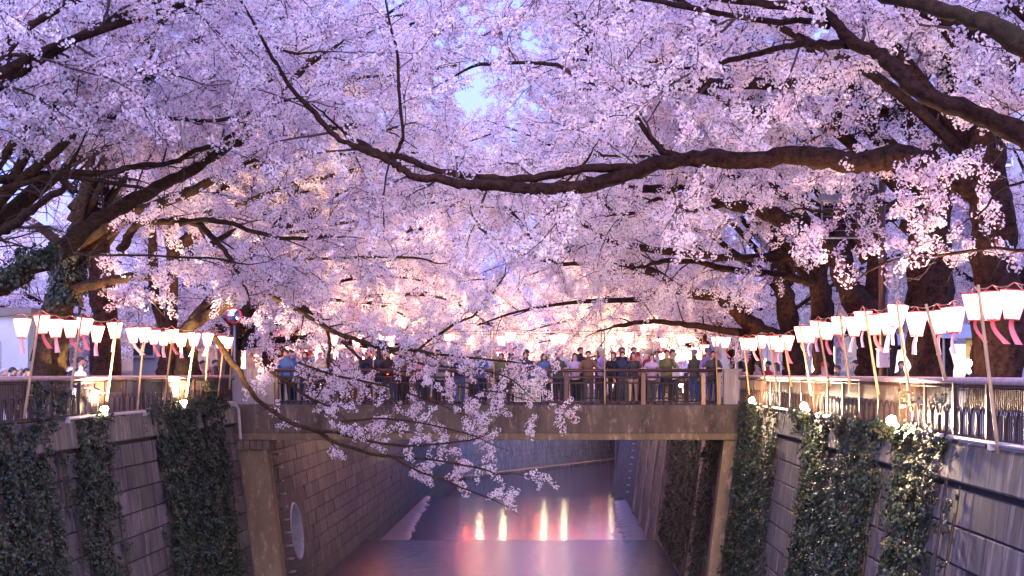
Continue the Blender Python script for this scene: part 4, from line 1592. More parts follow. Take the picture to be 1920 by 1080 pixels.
def trunk_ivy(label, pts, Y, r_px, n):
    A = traced(pts, Y, Y, r_px, r_px, 6)
    pos, rot = [], []
    t = thing("ivy", label, "ivy", tuple(A[0, :3]), "ivy on trunks")
    for _ in range(n):
        i = random.randrange(len(A))
        a = random.random() * 6.28
        n_ = Vector((math.cos(a), math.sin(a), 0.25 + random.gauss(0, .2))).normalized()
        r_ = A[i, 3] * (1.0 + random.random() * 0.35)
        pos.append(tuple(A[i, :3] + np.array(n_) * r_))
        q = n_.to_track_quat('Z', 'Y') @ Euler((0, 0, random.random() * 6.28)).to_quaternion()
        rot.append(tuple(q.to_euler()))
    st = MB()
    st.tube([tuple(p[:3] - np.array((0, p[3] * 0.9, 0))) for p in A], 0.02, M_ivystem, 5)
    st.build("stem", t)
    scatter_obj("foliage", IVY, [M_ivy, M_ivystem], np.array(pos), np.array(rot), 0.6 + 0.5 * RNG.random(len(pos)), t)


trunk_ivy("ivy wrapping the leaning trunk above the lantern string", [(118, 580), (124, 540), (128, 510), (132, 480)], 30.4, 24, 190)
trunk_ivy("ivy high on the straight trunk behind the brown limbs", [(178, 440), (170, 390), (165, 345)], 33.9, 19, 110)
trunk_ivy("yellow green ivy along the brown limb at the left photo edge", [(-60, 560), (0, 530), (45, 503), (80, 483)], 24.2, 24, 110)


# ------------------------------------------------------------------ lanterns, poles, strings
def lantern_meshes():
    a = MB()
    a.lathe([(0.088, -0.34), (0.168, 0.0)], M_lantern, 6, phase=0.26)
    a.add([(0.088 * math.cos(0.26 + k * math.pi / 3), 0.088 * math.sin(0.26 + k * math.pi / 3), -0.34) for k in range(6)], [tuple(range(6))[::-1]], M_lantern)
    r_ = MB()
    for z, rr, th in ((0.004, 0.168, 0.009), (-0.343, 0.088, 0.008)):
        pts = [(rr * math.cos(0.26 + k * math.pi / 3), rr * math.sin(0.26 + k * math.pi / 3), z) for k in range(7)]
        r_.tube(pts, th, M_rim, 5)
    for k in range(6):
        an = 0.26 + k * math.pi / 3
        r_.tube([(0.089 * math.cos(an), 0.089 * math.sin(an), -0.34), (0.169 * math.cos(an), 0.169 * math.sin(an), 0)], 0.005, M_ribbon, 4)
    tas = []
    for s_, m in ((0.16, M_ribbon), (-0.12, M_ribbon_p), (0.02, M_ribbon_p), (0.28, M_ribbon)):
        c = MB()
        vs_, fs = [], []
        for i in range(6):
            t_ = i / 5
            x = s_ * t_ ** 1.5 * 0.7
            w_ = 0.028 + 0.022 * t_
            z = -0.335 - 0.30 * t_
            for dy in (-0.004, 0.004):
                vs_ += [(x - w_, dy + 0.03 * math.sin(4 * t_), z), (x + w_, dy + 0.03 * math.sin(4 * t_), z)]
        for i in range(5):
            o = i * 4
            fs += [(o, o + 1, o + 5, o + 4), (o + 2, o + 6, o + 7, o + 3), (o, o + 4, o + 6, o + 2), (o + 1, o + 3, o + 7, o + 5)]
        c.add(vs_, fs, m)
        tas.append(c.mesh("tassel", True))
    h = MB()
    h.tube([(-0.168 * math.cos(.26), -0.168 * math.sin(.26), 0.0), (0, 0, 0.10), (0.168 * math.cos(.26), 0.168 * math.sin(.26), 0.0)], 0.005, M_wire, 4)
    return a.mesh("paper_shade"), r_.mesh("rim"), tas, h.mesh("hanger")


ME_shade, ME_rim, ME_tas, ME_hang = lantern_meshes()


def lantern(loc, label, group, tassel=True, scale=1.0, red=False):
    t = thing("paper_lantern", label, "lantern", loc, group, rot=(random.uniform(-.08, .08), random.uniform(-.10, .10), random.random() * 1.0))
    t.scale = (scale, scale, scale)
    sh = link("paper_shade", ME_shade, t, loc=(0, 0, 0))
    if red:
        sh.material_slots[0].link = 'OBJECT'
        sh.material_slots[0].material = M_lantern_red
    link("rim", ME_rim, t, loc=(0, 0, 0))
    link("hanger", ME_hang, t, loc=(0, 0, 0))
    if tassel:
        link("tassel", random.choice(ME_tas), t, loc=(0, 0, 0))
    return t


def cable(label, pts, r_=0.008, sag=0.04):
    P = []
    for a, c in zip(pts[:-1], pts[1:]):
        a, c = Vector(a), Vector(c)
        for i in range(5):
            t_ = i / 5
            P.append(a.lerp(c, t_) - Vector((0, 0, sag * 4 * t_ * (1 - t_))))
    P.append(Vector(pts[-1]))
    b = MB()
    b.tube(P, r_, M_wire, 5)
    return tag(b.build("cable", smooth=True), label, "cable")


# (px, py of the top edge) read off the photograph; the strings hang over the fences
left_l = [(42, 598), (78, 591), (102, 600), (132, 601), (160, 597), (183, 611), (215, 605), (248, 615), (270, 615), (288, 619), (307, 622), (322, 618), (340, 625), (364, 625), (390, 626), (412, 631), (428, 632)]
XLl = -9.62
pts = []
for k, (px, py) in enumerate(left_l):
    Y = XLl * F / (px - CX)
    v = at(px, py, Y)
    lantern(v, f"glowing pink paper lantern, {ORD[k]} from the photo's left edge over the left fence", "lanterns strung along the left bank fence")
    pts.append(v + Vector((0, 0, 0.10)))
first = at(-40, 590, XLl * F / (-40 - CX))
cable("cable carrying the left bank lanterns", [first] + pts + [Vector((XLl, 42.4, 2.1))])
right_l = [(1902, 545), (1861, 549), (1828, 551), (1787, 577), (1757, 582), (1718, 587), (1684, 573), (1664, 588), (1638, 590), (1618, 584), (1603, 595), (1575, 595), (1553, 605), (1534, 602), (1519, 613), (1503, 613), (1478, 630), (1462, 634),
           (1448, 630), (1428, 630), (1411, 634), (1398, 634)]
XRl = 5.46
pts = []
for k, (px, py) in enumerate(right_l):
    Y = XRl * F / (px - CX)
    v = at(px, py, Y)
    lantern(v, f"glowing pink paper lantern, {ORD[k]} from the photo's right edge over the right fence", "lanterns strung along the right bank fence")
    pts.append(v + Vector((0, 0, 0.10)))
cable("cable carrying the right bank lanterns", [at(1990, 530, XRl * F / 950)] + pts + [Vector((XRl, 42.4, 2.1))])
# footbridge, near and far side
br_l = [(625, 628), (668, 632), (732, 630), (843, 627), (957, 623), (1056, 626), (1178, 624), (1277, 627), (1360, 632)]
pts = []
for k, (px, py) in enumerate(br_l):
    v = at(px, py, YB + 0.12)
    lantern(v, f"glowing lantern over the bridge's near railing, {ORD[k]} from the left pier", "lanterns strung over the footbridge")
    pts.append(v + Vector((0, 0, 0.10)))
cable("cable carrying the lanterns over the near bridge railing", [at(540, 625, YB + .12)] + pts)
pts = []
for k, px in enumerate((600, 652, 700, 748, 800, 880, 940, 1040, 1145, 1245, 1342)):
    v = at(px, 632 + random.uniform(-3, 3), YB2 - 0.1)
    lantern(v, f"smaller looking lantern over the bridge's far railing, {ORD[k]} from the left", "lanterns strung over the footbridge")
    pts.append(v + Vector((0, 0, 0.10)))
cable("cable carrying the lanterns over the far bridge railing", pts)
for side, xx, nm in ((-1, XLl, "left"), (1, XRl, "right")):
    pts = []
    for k in range(16):
        y = 50.5 + k * 1.75
        v = Vector((xx, y, 2.0 - 0.12 * (k % 2) + random.uniform(-.05, .05)))
        lantern(v, f"distant glowing lantern on the {nm} bank, {ORD[k]} beyond the footbridge", f"lanterns on the {nm} bank beyond the bridge", red=(side < 0 and k % 3 != 1))
        pts.append(v + Vector((0, 0, 0.10)))
    cable(f"cable carrying the far lanterns on the {nm} bank", pts)


pts = []
for k in range(22):
    q_ = Vector((-8.9, 131.5, 3.0)) + Vector((0.5, 0.866, 0)) * (0.8 + k * 1.5) + Vector((0, 0, random.uniform(-.1, .1)))
    lantern(q_, f"faint distant lantern along the bend wall top, {ORD[k]} from the left", "lanterns along the river bend", False, 1.7, True)
    pts.append(q_ + Vector((0, 0, 0.16)))
for k in range(22):
    q_ = Vector((-11.5, 134.0, 4.2)) + Vector((0.5, 0.866, 0)) * (0.8 + k * 1.6) + Vector((0, 0, random.uniform(-.2, .2)))
    lantern(q_, f"faint distant lantern in the higher row behind the bend wall, {ORD[k]} from the left", "lanterns along the river bend", False, 1.8, k % 2 == 0)
cable("cable carrying the lanterns round the river bend", pts)


def pole(base, top, label, group):
    b = MB()
    n = 8
    P = [Vector(base).lerp(Vector(top), i / n) for i in range(n + 1)]
    rr = [0.027 - 0.008 * i / n + (0.002 if i % 2 else 0) for i in range(n + 1)]
    b.tube(P, rr, M_bamboo, 7)
    tag(b.build("bamboo_pole", smooth=True), label, "pole", group)


lp = [((45, 785), (76, 582)), ((128, 765), (153, 594)), ((200, 752), (221, 600)), ((257, 772), (269, 640)), ((307, 762), (325, 617)), ((349, 745), (367, 622)), ((385, 718), (391, 640)), ((408, 745), (420, 640)), ((430, 730), (436, 640))]
for k, (a, c) in enumerate(lp):
    Y = -9.66 * F / (a[0] - CX)
    pole(at(a[0], a[1], Y), at(c[0], c[1], Y), f"leaning bamboo lantern pole, {ORD[k]} from the photo's left edge", "bamboo poles on the left fence")
rp = [((1872, 850), (1834, 534)), ((1772, 712), (1736, 570)), ((1710, 770), (1681, 564)), ((1647, 740), (1622, 583)), ((1595, 735), (1575, 590)), ((1555, 725), (1533, 600)), ((1522, 742), (1499, 608)), ((1484, 725), (1470, 640)), ((1458, 735), (1442, 632)),
      ((1436, 720), (1419, 628)), ((1405, 740), (1393, 630))]
for k, (a, c) in enumerate(rp):
    Y = 5.5 * F / (a[0] - CX)
    pole(at(a[0], a[1], Y), at(c[0], c[1], Y), f"leaning bamboo lantern pole, {ORD[k]} from the photo's right edge", "bamboo poles on the right fence")
for k, (a, c) in enumerate((((700, 758), (700, 618)), ((926, 758), (926, 610)), ((1134, 758), (1133, 612)), ((1347, 770), (1341, 618)))):
    pole(at(a[0], a[1], YB + 0.08), at(c[0], c[1], YB + 0.08), f"upright pale pole tied to the bridge railing, {ORD[k]} from the left", "poles on the bridge railing")
for k, px in enumerate((690, 920, 1128, 1317)):
    pole(at(px, 752, YB2 - 0.1), at(px, 620, YB2 - 0.1), f"upright pole at the bridge's far railing, {ORD[k]} from the left", "poles on the bridge railing")


# ------------------------------------------------------------------ flood lamps: visible bulbs, then unseen ones added on the far banks and bend
def flood(loc, aim, label, power, lit=True, r_=0.085, spread=150, group="floodlight bulbs on the fences"):
    loc, aim = Vector(loc), Vector(aim).normalized()
    t = thing("flood_lamp", label, "floodlight", loc, group)
    q = aim.to_track_quat('Z', 'Y').to_matrix().to_4x4()
    M = Matrix.Translation(loc) @ q
    b = MB()
    b.lathe([(0.0, -0.15), (0.035, -0.15), (0.04, -0.10), (0.055, -0.06), (r_ * 0.96, -0.01)], M_bulb_back if not lit else M_bulb_back, 16, M)
    b.build("reflector", t, smooth=True)
    b = MB()
    b.lathe([(r_ * 0.96, -0.009), (r_, 0.02), (r_ * 0.8, 0.055), (r_ * 0.4, 0.072), (0.0, 0.076)], M_bulb, 16, M)
    b.build("bulb_glass", t, smooth=True)
    b = MB()
    b.lathe([(0.0, -0.24), (0.034, -0.24), (0.036, -0.152), (0.0, -0.152)], M_dark, 12, M)
    b.tube([M @ Vector((0, 0, -0.22)), M @ Vector((0, 0, -0.30)), Vector((loc.x, loc.y, loc.z - 0.16)) - aim * 0.25], 0.014, M_dark, 6)
    b.build("socket", t, smooth=True)
    ld = bpy.data.lights.new("flood_light", 'SPOT' if spread < 170 else 'POINT')
    ld.energy = power
    ld.color = (1.0, 0.70, 0.42)
    if spread < 170:
        ld.spot_size = R(spread)
        ld.spot_blend = 0.6
    ld.shadow_soft_size = 0.06
    lo = bpy.data.objects.new("flood_light", ld)
    COL.objects.link(lo)
    lo.parent = t
    lo.location = aim * 0.14
    lo.rotation_euler = aim.to_track_quat('-Z', 'Y').to_euler()
    return t


for px, py, Y, lab in ((1410, 751, 37.0, "bright floodlight bulb on the right fence nearest the footbridge"), (1508, 762, 29.4, "bright floodlight bulb on the right fence, second from the footbridge"),
                       (1672, 789, 21.6, "bright floodlight bulb low on the ivy, third from the footbridge")):
    flood(at(px, py, Y), (-0.75, -0.35, 0.62), lab, 280, spread=180)
flood(at(1810, 685, 21.5), (-0.55, -0.35, 0.75), "brightest floodlight bulb at head height beside the big right trunk", 330, r_=0.11)
flood(at(196, 768, 29.2), (-0.35, 0.25, 0.9), "white floodlight bulb seen from behind on the left fence, nearer one", 700)
flood(at(345, 755, 35.4), (-0.1, 0.35, 0.9), "white floodlight bulb in the ivy near the bridge's left end", 1500)
flood(at(1284, 733, YB2 + 6), (-0.2, -0.8, 0.5), "small bright lamp glimpsed through the bridge railing", 200, group="lamps beyond the bridge")
flood((-9.4, 56.0, 0.5), (0.55, 0.0, 0.8), "unseen floodlight bulb added among lanterns on the left bank just beyond the footbridge", 4200, group="lamps beyond the bridge")  # unseen bulbs continuing the row, added to brighten the far blossom
flood((5.2, 57.0, 0.5), (-0.55, 0.0, 0.8), "unseen floodlight bulb added among lanterns on the right bank just beyond the footbridge", 4200, group="lamps beyond the bridge")
flood((-9.4, 73.0, 0.5), (0.6, 0.1, 0.75), "farther unseen floodlight bulb added on the left bank before the second weir", 4200, group="lamps beyond the bridge")
flood((5.2, 76.0, 0.5), (-0.6, 0.1, 0.75), "farther unseen floodlight bulb added on the right bank before the second weir", 4200, group="lamps beyond the bridge")

flood((-4.5, 140.0, 0.6), (0.2, 0.3, 0.9), "unseen floodlight bulb added on the bend wall, left of the two", 9000, group="lamps beyond the bridge")  # unseen pair added to brighten the bend trees and their reflection
flood((4.0, 155.0, 0.6), (-0.1, 0.3, 0.9), "unseen floodlight bulb added on the bend wall, right of the two", 9000, group="lamps beyond the bridge")

# street lamp glowing through the blossom
v = at(1441, 441, 52)
t = thing("street_lamp", "lit street lamp glowing through blossom above the right bank", "street lamp", (v.x + 0.9, v.y, STREET))
b = MB()
b.tube([(v.x + 0.9, v.y, STREET), (v.x + 0.9, v.y, v.z - 0.2), (v.x + 0.75, v.y, v.z + 0.12), (v.x + 0.2, v.y, v.z + 0.16)], [0.08, 0.06, 0.05, 0.04], M_steel, 8)
b.build("post", t, smooth=True)
b = MB()
b.sphere((v.x, v.y, v.z), 0.2, M_lampwhite, 12, 8, (1.3, 0.8, 0.5))
b.build("lamp_glass", t, smooth=True)
b = MB()
b.sphere((v.x, v.y, v.z + 0.08), 0.23, M_steel, 12, 8, (1.35, 0.85, 0.45))
b.build("lamp_hood", t, smooth=True)

for k, px in enumerate((893, 938, 1014, 1052, 1140)):
    u_ = (px - CX) / F
    tt = (9.3 + u_ * 131) / (d_bend.x - u_ * d_bend.y)
    q_ = Vector((-9.3, 131, 0)) + d_bend * tt + n_bend * 0.35 + Vector((0, 0, 0.42))
    t = thing("globe_lamp", f"bright globe lamp on the bend wall, {ORD[k]} from the left, mirrored in the water", "lamp", q_, "globe lamps on the bend wall")
    b = MB()
    b.tube([q_, q_ - n_bend * 0.5 - Vector((0, 0, 0.12)), q_ - n_bend * 1.0 - Vector((0, 0, 0.2))], 0.03, M_steel, 6)
    b.build("bracket", t)
    b = MB()
    b.sphere(q_, 0.22, M_globe, 10, 8)
    b.build("globe", t, smooth=True)

# ------------------------------------------------------------------ utility pole, cabinet, sign frame, signs, mirror
Yp = 29.6
xp = at(1654, 0, Yp).x
t = thing("utility_pole", "slim dark steel pole rising in front of the right bank trunks", "pole", (xp, Yp, STREET))
b = MB()
b.tube([(xp, Yp, STREET), (xp, Yp, 8.0)], 0.075, M_brown_rail, 10)
b.build("shaft", t, smooth=True)
b = MB()
b.tube([(xp + 0.1, Yp - 0.02, STREET), (xp + 0.1, Yp - 0.02, 3.4)], 0.018, M_steel, 6)
b.build("conduit", t, smooth=True)
t = thing("electric_cabinet", "pale pink metal cabinet strapped to the dark steel pole", "cabinet", at(1656, 690, Yp - 0.2))
c0 = at(1656, 672, Yp - 0.2)
b = MB()
b.box(c0, (0.24, 0.18, 0.38), M_panel, bev=0.012)
b.build("case", t)
b = MB()
b.box((c0.x, c0.y - 0.01, c0.z + 0.2), (0.28, 0.22, 0.03), M_panel, bev=0.01)
b.build("lid", t)
b = MB()
b.box((c0.x + 0.09, c0.y - 0.1, c0.z), (0.02, 0.03, 0.06), M_steel)
b.build("latch", t)
t = thing("sign_holder", "rounded grey steel frame bracketed off the dark pole among blossom", "sign holder", at(1595, 410, Yp - 0.1))
A, Bq = at(1541, 378, Yp - .1), at(1624, 446, Yp - .1)
b = MB()
b.tube([(A.x, Yp - .1, A.z), (A.x, Yp - .1, Bq.z + .1), (A.x + .06, Yp - .1, Bq.z), (Bq.x - .06, Yp - .1, Bq.z), (Bq.x, Yp - .1, Bq.z + .1), (Bq.x, Yp - .1, A.z)], 0.020, M_steel, 8)
b.build("frame", t, smooth=True)
b = MB()
b.box(((A.x + Bq.x) / 2, Yp - .1, A.z + 0.08), (Bq.x - A.x + 0.12, 0.22, 0.16), M_steel, bev=0.01)
b.build("head_box", t)
b = MB()
b.box(((Bq.x + xp) / 2, Yp - .06, Bq.z + 0.16), (xp - Bq.x, 0.08, 0.09), M_steel)
b.build("bracket", t)
b = MB()
for k in range(1, 5):
    z = A.z + (Bq.z - A.z) * k / 5
    b.tube([(A.x, Yp - .1, z), (Bq.x, Yp - .1, z)], 0.006, M_steel, 4)
b.build("wire_rungs", t)

Ys = 50.0
xs = at(1381, 0, Ys).x
t = thing("sign_post", "white sign post with blue arrow disc at the right end of the bridge", "sign", (xs, Ys, STREET))
b = MB()
b.tube([(xs, Ys, STREET), (xs, Ys, 3.05)], 0.06, M_white, 10)
b.build("post", t, smooth=True)
b = MB()
zc = at(0, 601, Ys).z
b.lathe([(0, -0.03), (0.22, -0.03), (0.22, -0.012), (0, -0.012)], M_signblue, 24, Matrix.Translation((xs, Ys - 0.05, zc)) @ Matrix.Rotation(R(-90), 4, 'X') @ Matrix.Scale(-1, 4, (0, 0, 1)))
b.build("sign_disc", t)
b = MB()
b.box((xs + .01, Ys - 0.11, zc - 0.03), (0.035, 0.012, 0.2), M_white, rot=Matrix.Rotation(R(-18), 3, 'Y'))
b.box((xs - 0.01, Ys - 0.113, zc + 0.09), (0.035, 0.012, 0.13), M_white, rot=Matrix.Rotation(R(40), 3, 'Y'))
b.box((xs + 0.085, Ys - 0.116, zc + 0.06), (0.035, 0.012, 0.13), M_white, rot=Matrix.Rotation(R(-60), 3, 'Y'))
b.build("arrow", t)
b = MB()
z2 = at(0, 626, Ys).z
b.box((xs, Ys - 0.08, z2), (0.22, 0.02, 0.14), M_white)
b.build("plate", t)
b = MB()
b.box((xs, Ys - 0.096, z2), (0.12, 0.008, 0.03), M_black)
b.build("dash", t)

Ym = 46.0
xm = at(440, 0, Ym).x
t = thing("traffic_mirror", "round blue traffic mirror on a post at the left end of the bridge", "mirror", (xm, Ym, STREET))
b = MB()
b.tube([(xm, Ym, STREET), (xm, Ym, 2.6)], 0.045, M_steel, 8)
b.build("post", t, smooth=True)
zm = at(0, 592, Ym).z
Mm = Matrix.Translation((xm, Ym - .1, zm)) @ Matrix.Rotation(R(90), 4, 'X')
Mi = Mat("mirror glass")
Mi.b.inputs['Metallic'].default_value = 1.0
Mi.b.inputs['Roughness'].default_value = 0.06
Mi.b.inputs['Base Color'].default_value = (0.55, 0.66, 0.9, 1)
b = MB()
b.lathe([(0.0, 0.06), (0.12, 0.05), (0.22, 0.02)], Mi.m, 24, Mm)
b.build("mirror_glass", t, smooth=True)
b = MB()
b.lathe([(0.22, 0.03), (0.27, 0.02), (0.27, -0.03), (0.0, -0.05)], M_gold, 24, Mm)
b.build("rim", t, smooth=True)

cable("dark power cable crossing the sky behind the left trunks", [(-17, 37, 3.15), (-11.8, 37, 3.12), (-8.0, 48, 3.4)], 0.012, 0.02)
cable("second dark power cable above the first at the left", [(-19, 42, 5.2), (-13.8, 42, 5.1), (-11, 55, 5.4)], 0.014, 0.02)

# ------------------------------------------------------------------ buildings
M_wallA = plain("pale blue render", (0.32, 0.36, 0.45), 0.8, var=0.08, scale=1.5)
M_wallB = plain("white render", (0.34, 0.36, 0.42), 0.8, var=0.08, scale=1.5)
M_wallC = plain("beige render", (0.48, 0.42, 0.36), 0.85, var=0.12, scale=1.5)
M_wallD = plain("grey tile cladding", (0.42, 0.42, 0.46), 0.7, var=0.12, scale=2)
M_roof = plain("dark roof sheet", (0.10, 0.09, 0.10), 0.6, scale=3)
M_glass = Mat("dusk window glass")
M_glass.b.inputs['Base Color'].default_value = (0.05, 0.07, 0.12, 1)
M_glass.b.inputs['Roughness'].default_value = 0.08
M_glass = M_glass.m
M_frame = plain("window frame", (0.55, 0.55, 0.6), 0.4, 0.4)


def building(label, x0, x1, y0, y1, h, mat, cols, rows, face='front', roof='flat', lit=(), zbase=0.9):
    t = thing("building", label, "building", ((x0 + x1) / 2, y0, STREET), "buildings behind the banks")
    b = MB()
    b.box(((x0 + x1) / 2, (y0 + y1) / 2, STREET + h / 2), (x1 - x0, y1 - y0, h), mat)
    b.build("wall", t)
    b = MB()
    if roof == 'flat':
        b.box(((x0 + x1) / 2, (y0 + y1) / 2, STREET + h + 0.12), (x1 - x0 + 0.3, y1 - y0 + 0.3, 0.24), M_roof)
    else:
        xm_, e = (x0 + x1) / 2, 0.35
        z0, z1 = STREET + h + 0.01, STREET + h + 0.9
        vs_ = [(x0 - e, y0 - e, z0), (x1 + e, y0 - e, z0), (x1 + e, y1 + e, z0), (x0 - e, y1 + e, z0), (x0 - e, (y0 + y1) / 2, z1), (x1 + e, (y0 + y1) / 2, z1)]
        b.add(vs_, [(0, 1, 5, 4), (3, 4, 5, 2), (0, 4, 3), (1, 2, 5), (0, 3, 2, 1)], M_roof)
    b.build("roof", t)
    for i in range(cols):
        for j in range(rows):
            wx = x0 + (x1 - x0) * (i + 0.5) / cols
            wz = STREET + zbase + (h - zbase - 0.4) * (j + 0.5) / rows
            ww, wh = min(1.3, (x1 - x0) / cols * 0.55), min(1.25, (h - zbase - .4) / rows * 0.6)
            f = MB()
            for dx, dz, sx, sz in ((-ww / 2, 0, 0.07, wh), (ww / 2, 0, 0.07, wh), (0, wh / 2, ww + .07, 0.07), (0, -wh / 2, ww + .07, 0.09), (0, 0, 0.05, wh - .08)):
                f.box((wx + dx, y0 - 0.04 - (0.004 if dz else 0), wz + dz), (sx, 0.10, sz), M_frame)
            fo = f.build("window", t)
            g = MB()
            g.box((wx, y0 - 0.012, wz), (ww - .07, 0.03, wh - .09), M_window if (i, j) in lit else M_glass)
            g.build("pane", fo)
    return t


building("low pale blue house behind the first left trunk", -27, -15.2, 40, 50, 3.0, M_wallA, 4, 1)
building("white house with two windows between the first two left trunks", -18.2, -14.6, 52, 60, 4.4, M_wallB, 2, 1, zbase=1.2)
building("beige house with pitched roof behind the twin stemmed tree", -16.6, -13.4, 62, 72, 3.2, M_wallC, 2, 1, roof='pitched', lit=((1, 0),))
building("grey clad apartment block behind the left bank trees", -30, -18, 74, 90, 9.0, M_wallD, 5, 3, lit=((1, 1), (4, 2)))
bl = building("white building with a louvre between the two big right trunks", 12.4, 24, 44, 60, 10.5, M_wallB, 4, 3)
lv = MB()
vx = at(1801, 0, 43.9).x
for k in range(13):
    lv.box((vx, 43.9, at(0, 496 + k * 4.0, 43.9).z), (0.42, 0.10, 0.035), M_frame, rot=Matrix.Rotation(R(30), 3, 'X'))
lv.box((vx, 43.975, at(0, 520, 43.9).z), (0.46, 0.03, 0.95), M_black)
lv.build("louvre", bl)
building("blue grey shop building seen between middle right trunks", 11.0, 17, 62, 72, 5.6, M_wallA, 3, 2, lit=((0, 0), (1, 0)))
building("brownish shop front beyond the right end of the bridge", 9.4, 15, 78, 90, 4.6, M_wallC, 3, 2, lit=((1, 0),))
building("pale block closing the view past the river bend", -6, 14, 205, 220, 12, M_wallB, 8, 4)

# two lit stalls on the right bank
for k, (px, Y, wd, lab, awn) in enumerate(((1692, 34.5, 1.0, "lit food stall with blue white awning behind the right fence", M_wallA), (1812, 27.5, 0.9, "lit stall with a yellow banner beside the big right trunk", M_wallB))):
    x = at(px, 0, Y).x
    t = thing("market_stall", lab, "stall", (x, Y, STREET), "stalls on the right bank")
    for dx in (-wd / 2, wd / 2):
        for dy in (0, 0.9):
            b = MB()
            b.tube([(x + dx, Y + dy, STREET), (x + dx, Y + dy, 1.75)], 0.025, M_steel, 6)
            b.build("leg", t)
    b = MB()
    vs_ = [(x - wd / 2 - .1, Y - .25, 1.72), (x + wd / 2 + .1, Y - .25, 1.72), (x + wd / 2 + .1, Y + .95, 2.0), (x - wd / 2 - .1, Y + .95, 2.0)]
    vs_ += [(v_[0], v_[1], v_[2] - 0.03) for v_ in vs_]
    b.add(vs_, [(0, 1, 2, 3), (7, 6, 5, 4), (0, 4, 5, 1), (1, 5, 6, 2), (2, 6, 7, 3), (3, 7, 4, 0)], awn)
    b.build("awning", t)
    b = MB()
    b.box((x, Y + 0.1, 0.62), (wd + 0.05, 0.7, 0.05), M_wallB)
    b.box((x, Y - 0.2, 0.2), (wd, 0.03, 0.8), M_wallB)
    b.build("counter", t)
    b = MB()
    b.box((x, Y + 0.92, 1.2), (wd - 0.1, 0.02, 0.8), M_stall_lit)
    b.build("lit_back_panel", t)
    if k == 1:
        b = MB()
        b.box((x + 0.12, Y - 0.1, 1.45), (0.32, 0.02, 0.5), plain("yellow banner cloth", (0.75, 0.55, 0.12), 0.7))
        ban = b.build("banner", t)
        b = MB()
        for q in range(3):
            for s_ in range(3):
                b.box((x + 0.12 + random.uniform(-.05, .05), Y - 0.114, 1.58 - q * 0.14 + s_ * 0.03), (random.uniform(.08, .16), 0.006, 0.022), M_gold, rot=Matrix.Rotation(R(random.uniform(-60, 60)), 3, 'Y'))
        b.build("red_strokes", ban)
    else:
        b = MB()
        b.sphere((x + 0.3, Y - 0.05, 0.82), 0.16, plain("orange crate goods", (0.8, 0.28, 0.05), 0.6), 9, 6, (1.2, 1, 0.9))
        b.build("goods", t)

# ------------------------------------------------------------------ people
SKIN = plain("skin", (0.52, 0.32, 0.23), 0.55, var=0.06, bump=0)
HAIRS = [plain("black hair", (0.018, 0.013, 0.011), 0.5, bump=0), plain("brown hair", (0.06, 0.035, 0.02), 0.5, bump=0), plain("grey hair", (0.42, 0.40, 0.40), 0.6, bump=0)]
SHOE = plain("shoe leather", (0.03, 0.025, 0.025), 0.5, bump=0)
CLOTH = {n_: plain(n_ + " cloth", c_, 0.85, var=0.15, scale=12, bump=0.1) for n_, c_ in (
    ("navy", (0.02, 0.028, 0.08)), ("black", (0.018, 0.018, 0.022)), ("charcoal", (0.06, 0.06, 0.07)), ("beige", (0.48, 0.38, 0.27)), ("lilac", (0.42, 0.33, 0.52)), ("red", (0.45, 0.04, 0.04)),
    ("brown", (0.14, 0.08, 0.05)), ("white", (0.68, 0.65, 0.65)), ("denim blue", (0.07, 0.12, 0.28)), ("olive", (0.12, 0.13, 0.06)), ("pink", (0.60, 0.30, 0.32)), ("grey", (0.26, 0.26, 0.28)))}

POSES = {
    # elbow, wrist for (left, right); forward is -Y
    "lower": (((-.27, .03, 1.09), (-.27, -.06, .86)), ((.27, .03, 1.09), (.27, -.06, .86))),
    "raise": (((-.25, -.13, 1.17), (-.10, -.30, 1.44)), ((.25, -.13, 1.17), (.10, -.30, 1.44))),
    "clasp": (((-.26, -.02, 1.11), (-.07, -.23, 1.08)), ((.26, -.02, 1.11), (.07, -.23, 1.08))),
    "rest": (((-.27, -.10, 1.14), (-.22, -.33, 1.12)), ((.27, -.10, 1.14), (.22, -.33, 1.12))),
    "phone": (((-.27, .02, 1.10), (-.25, -.08, .86)), ((.25, -.14, 1.17), (.12, -.32, 1.46))),
    "lean": (((-.26, -.26, 1.10), (-.12, -.50, 1.08)), ((.26, -.26, 1.10), (.26, -.52, 1.0))),
}


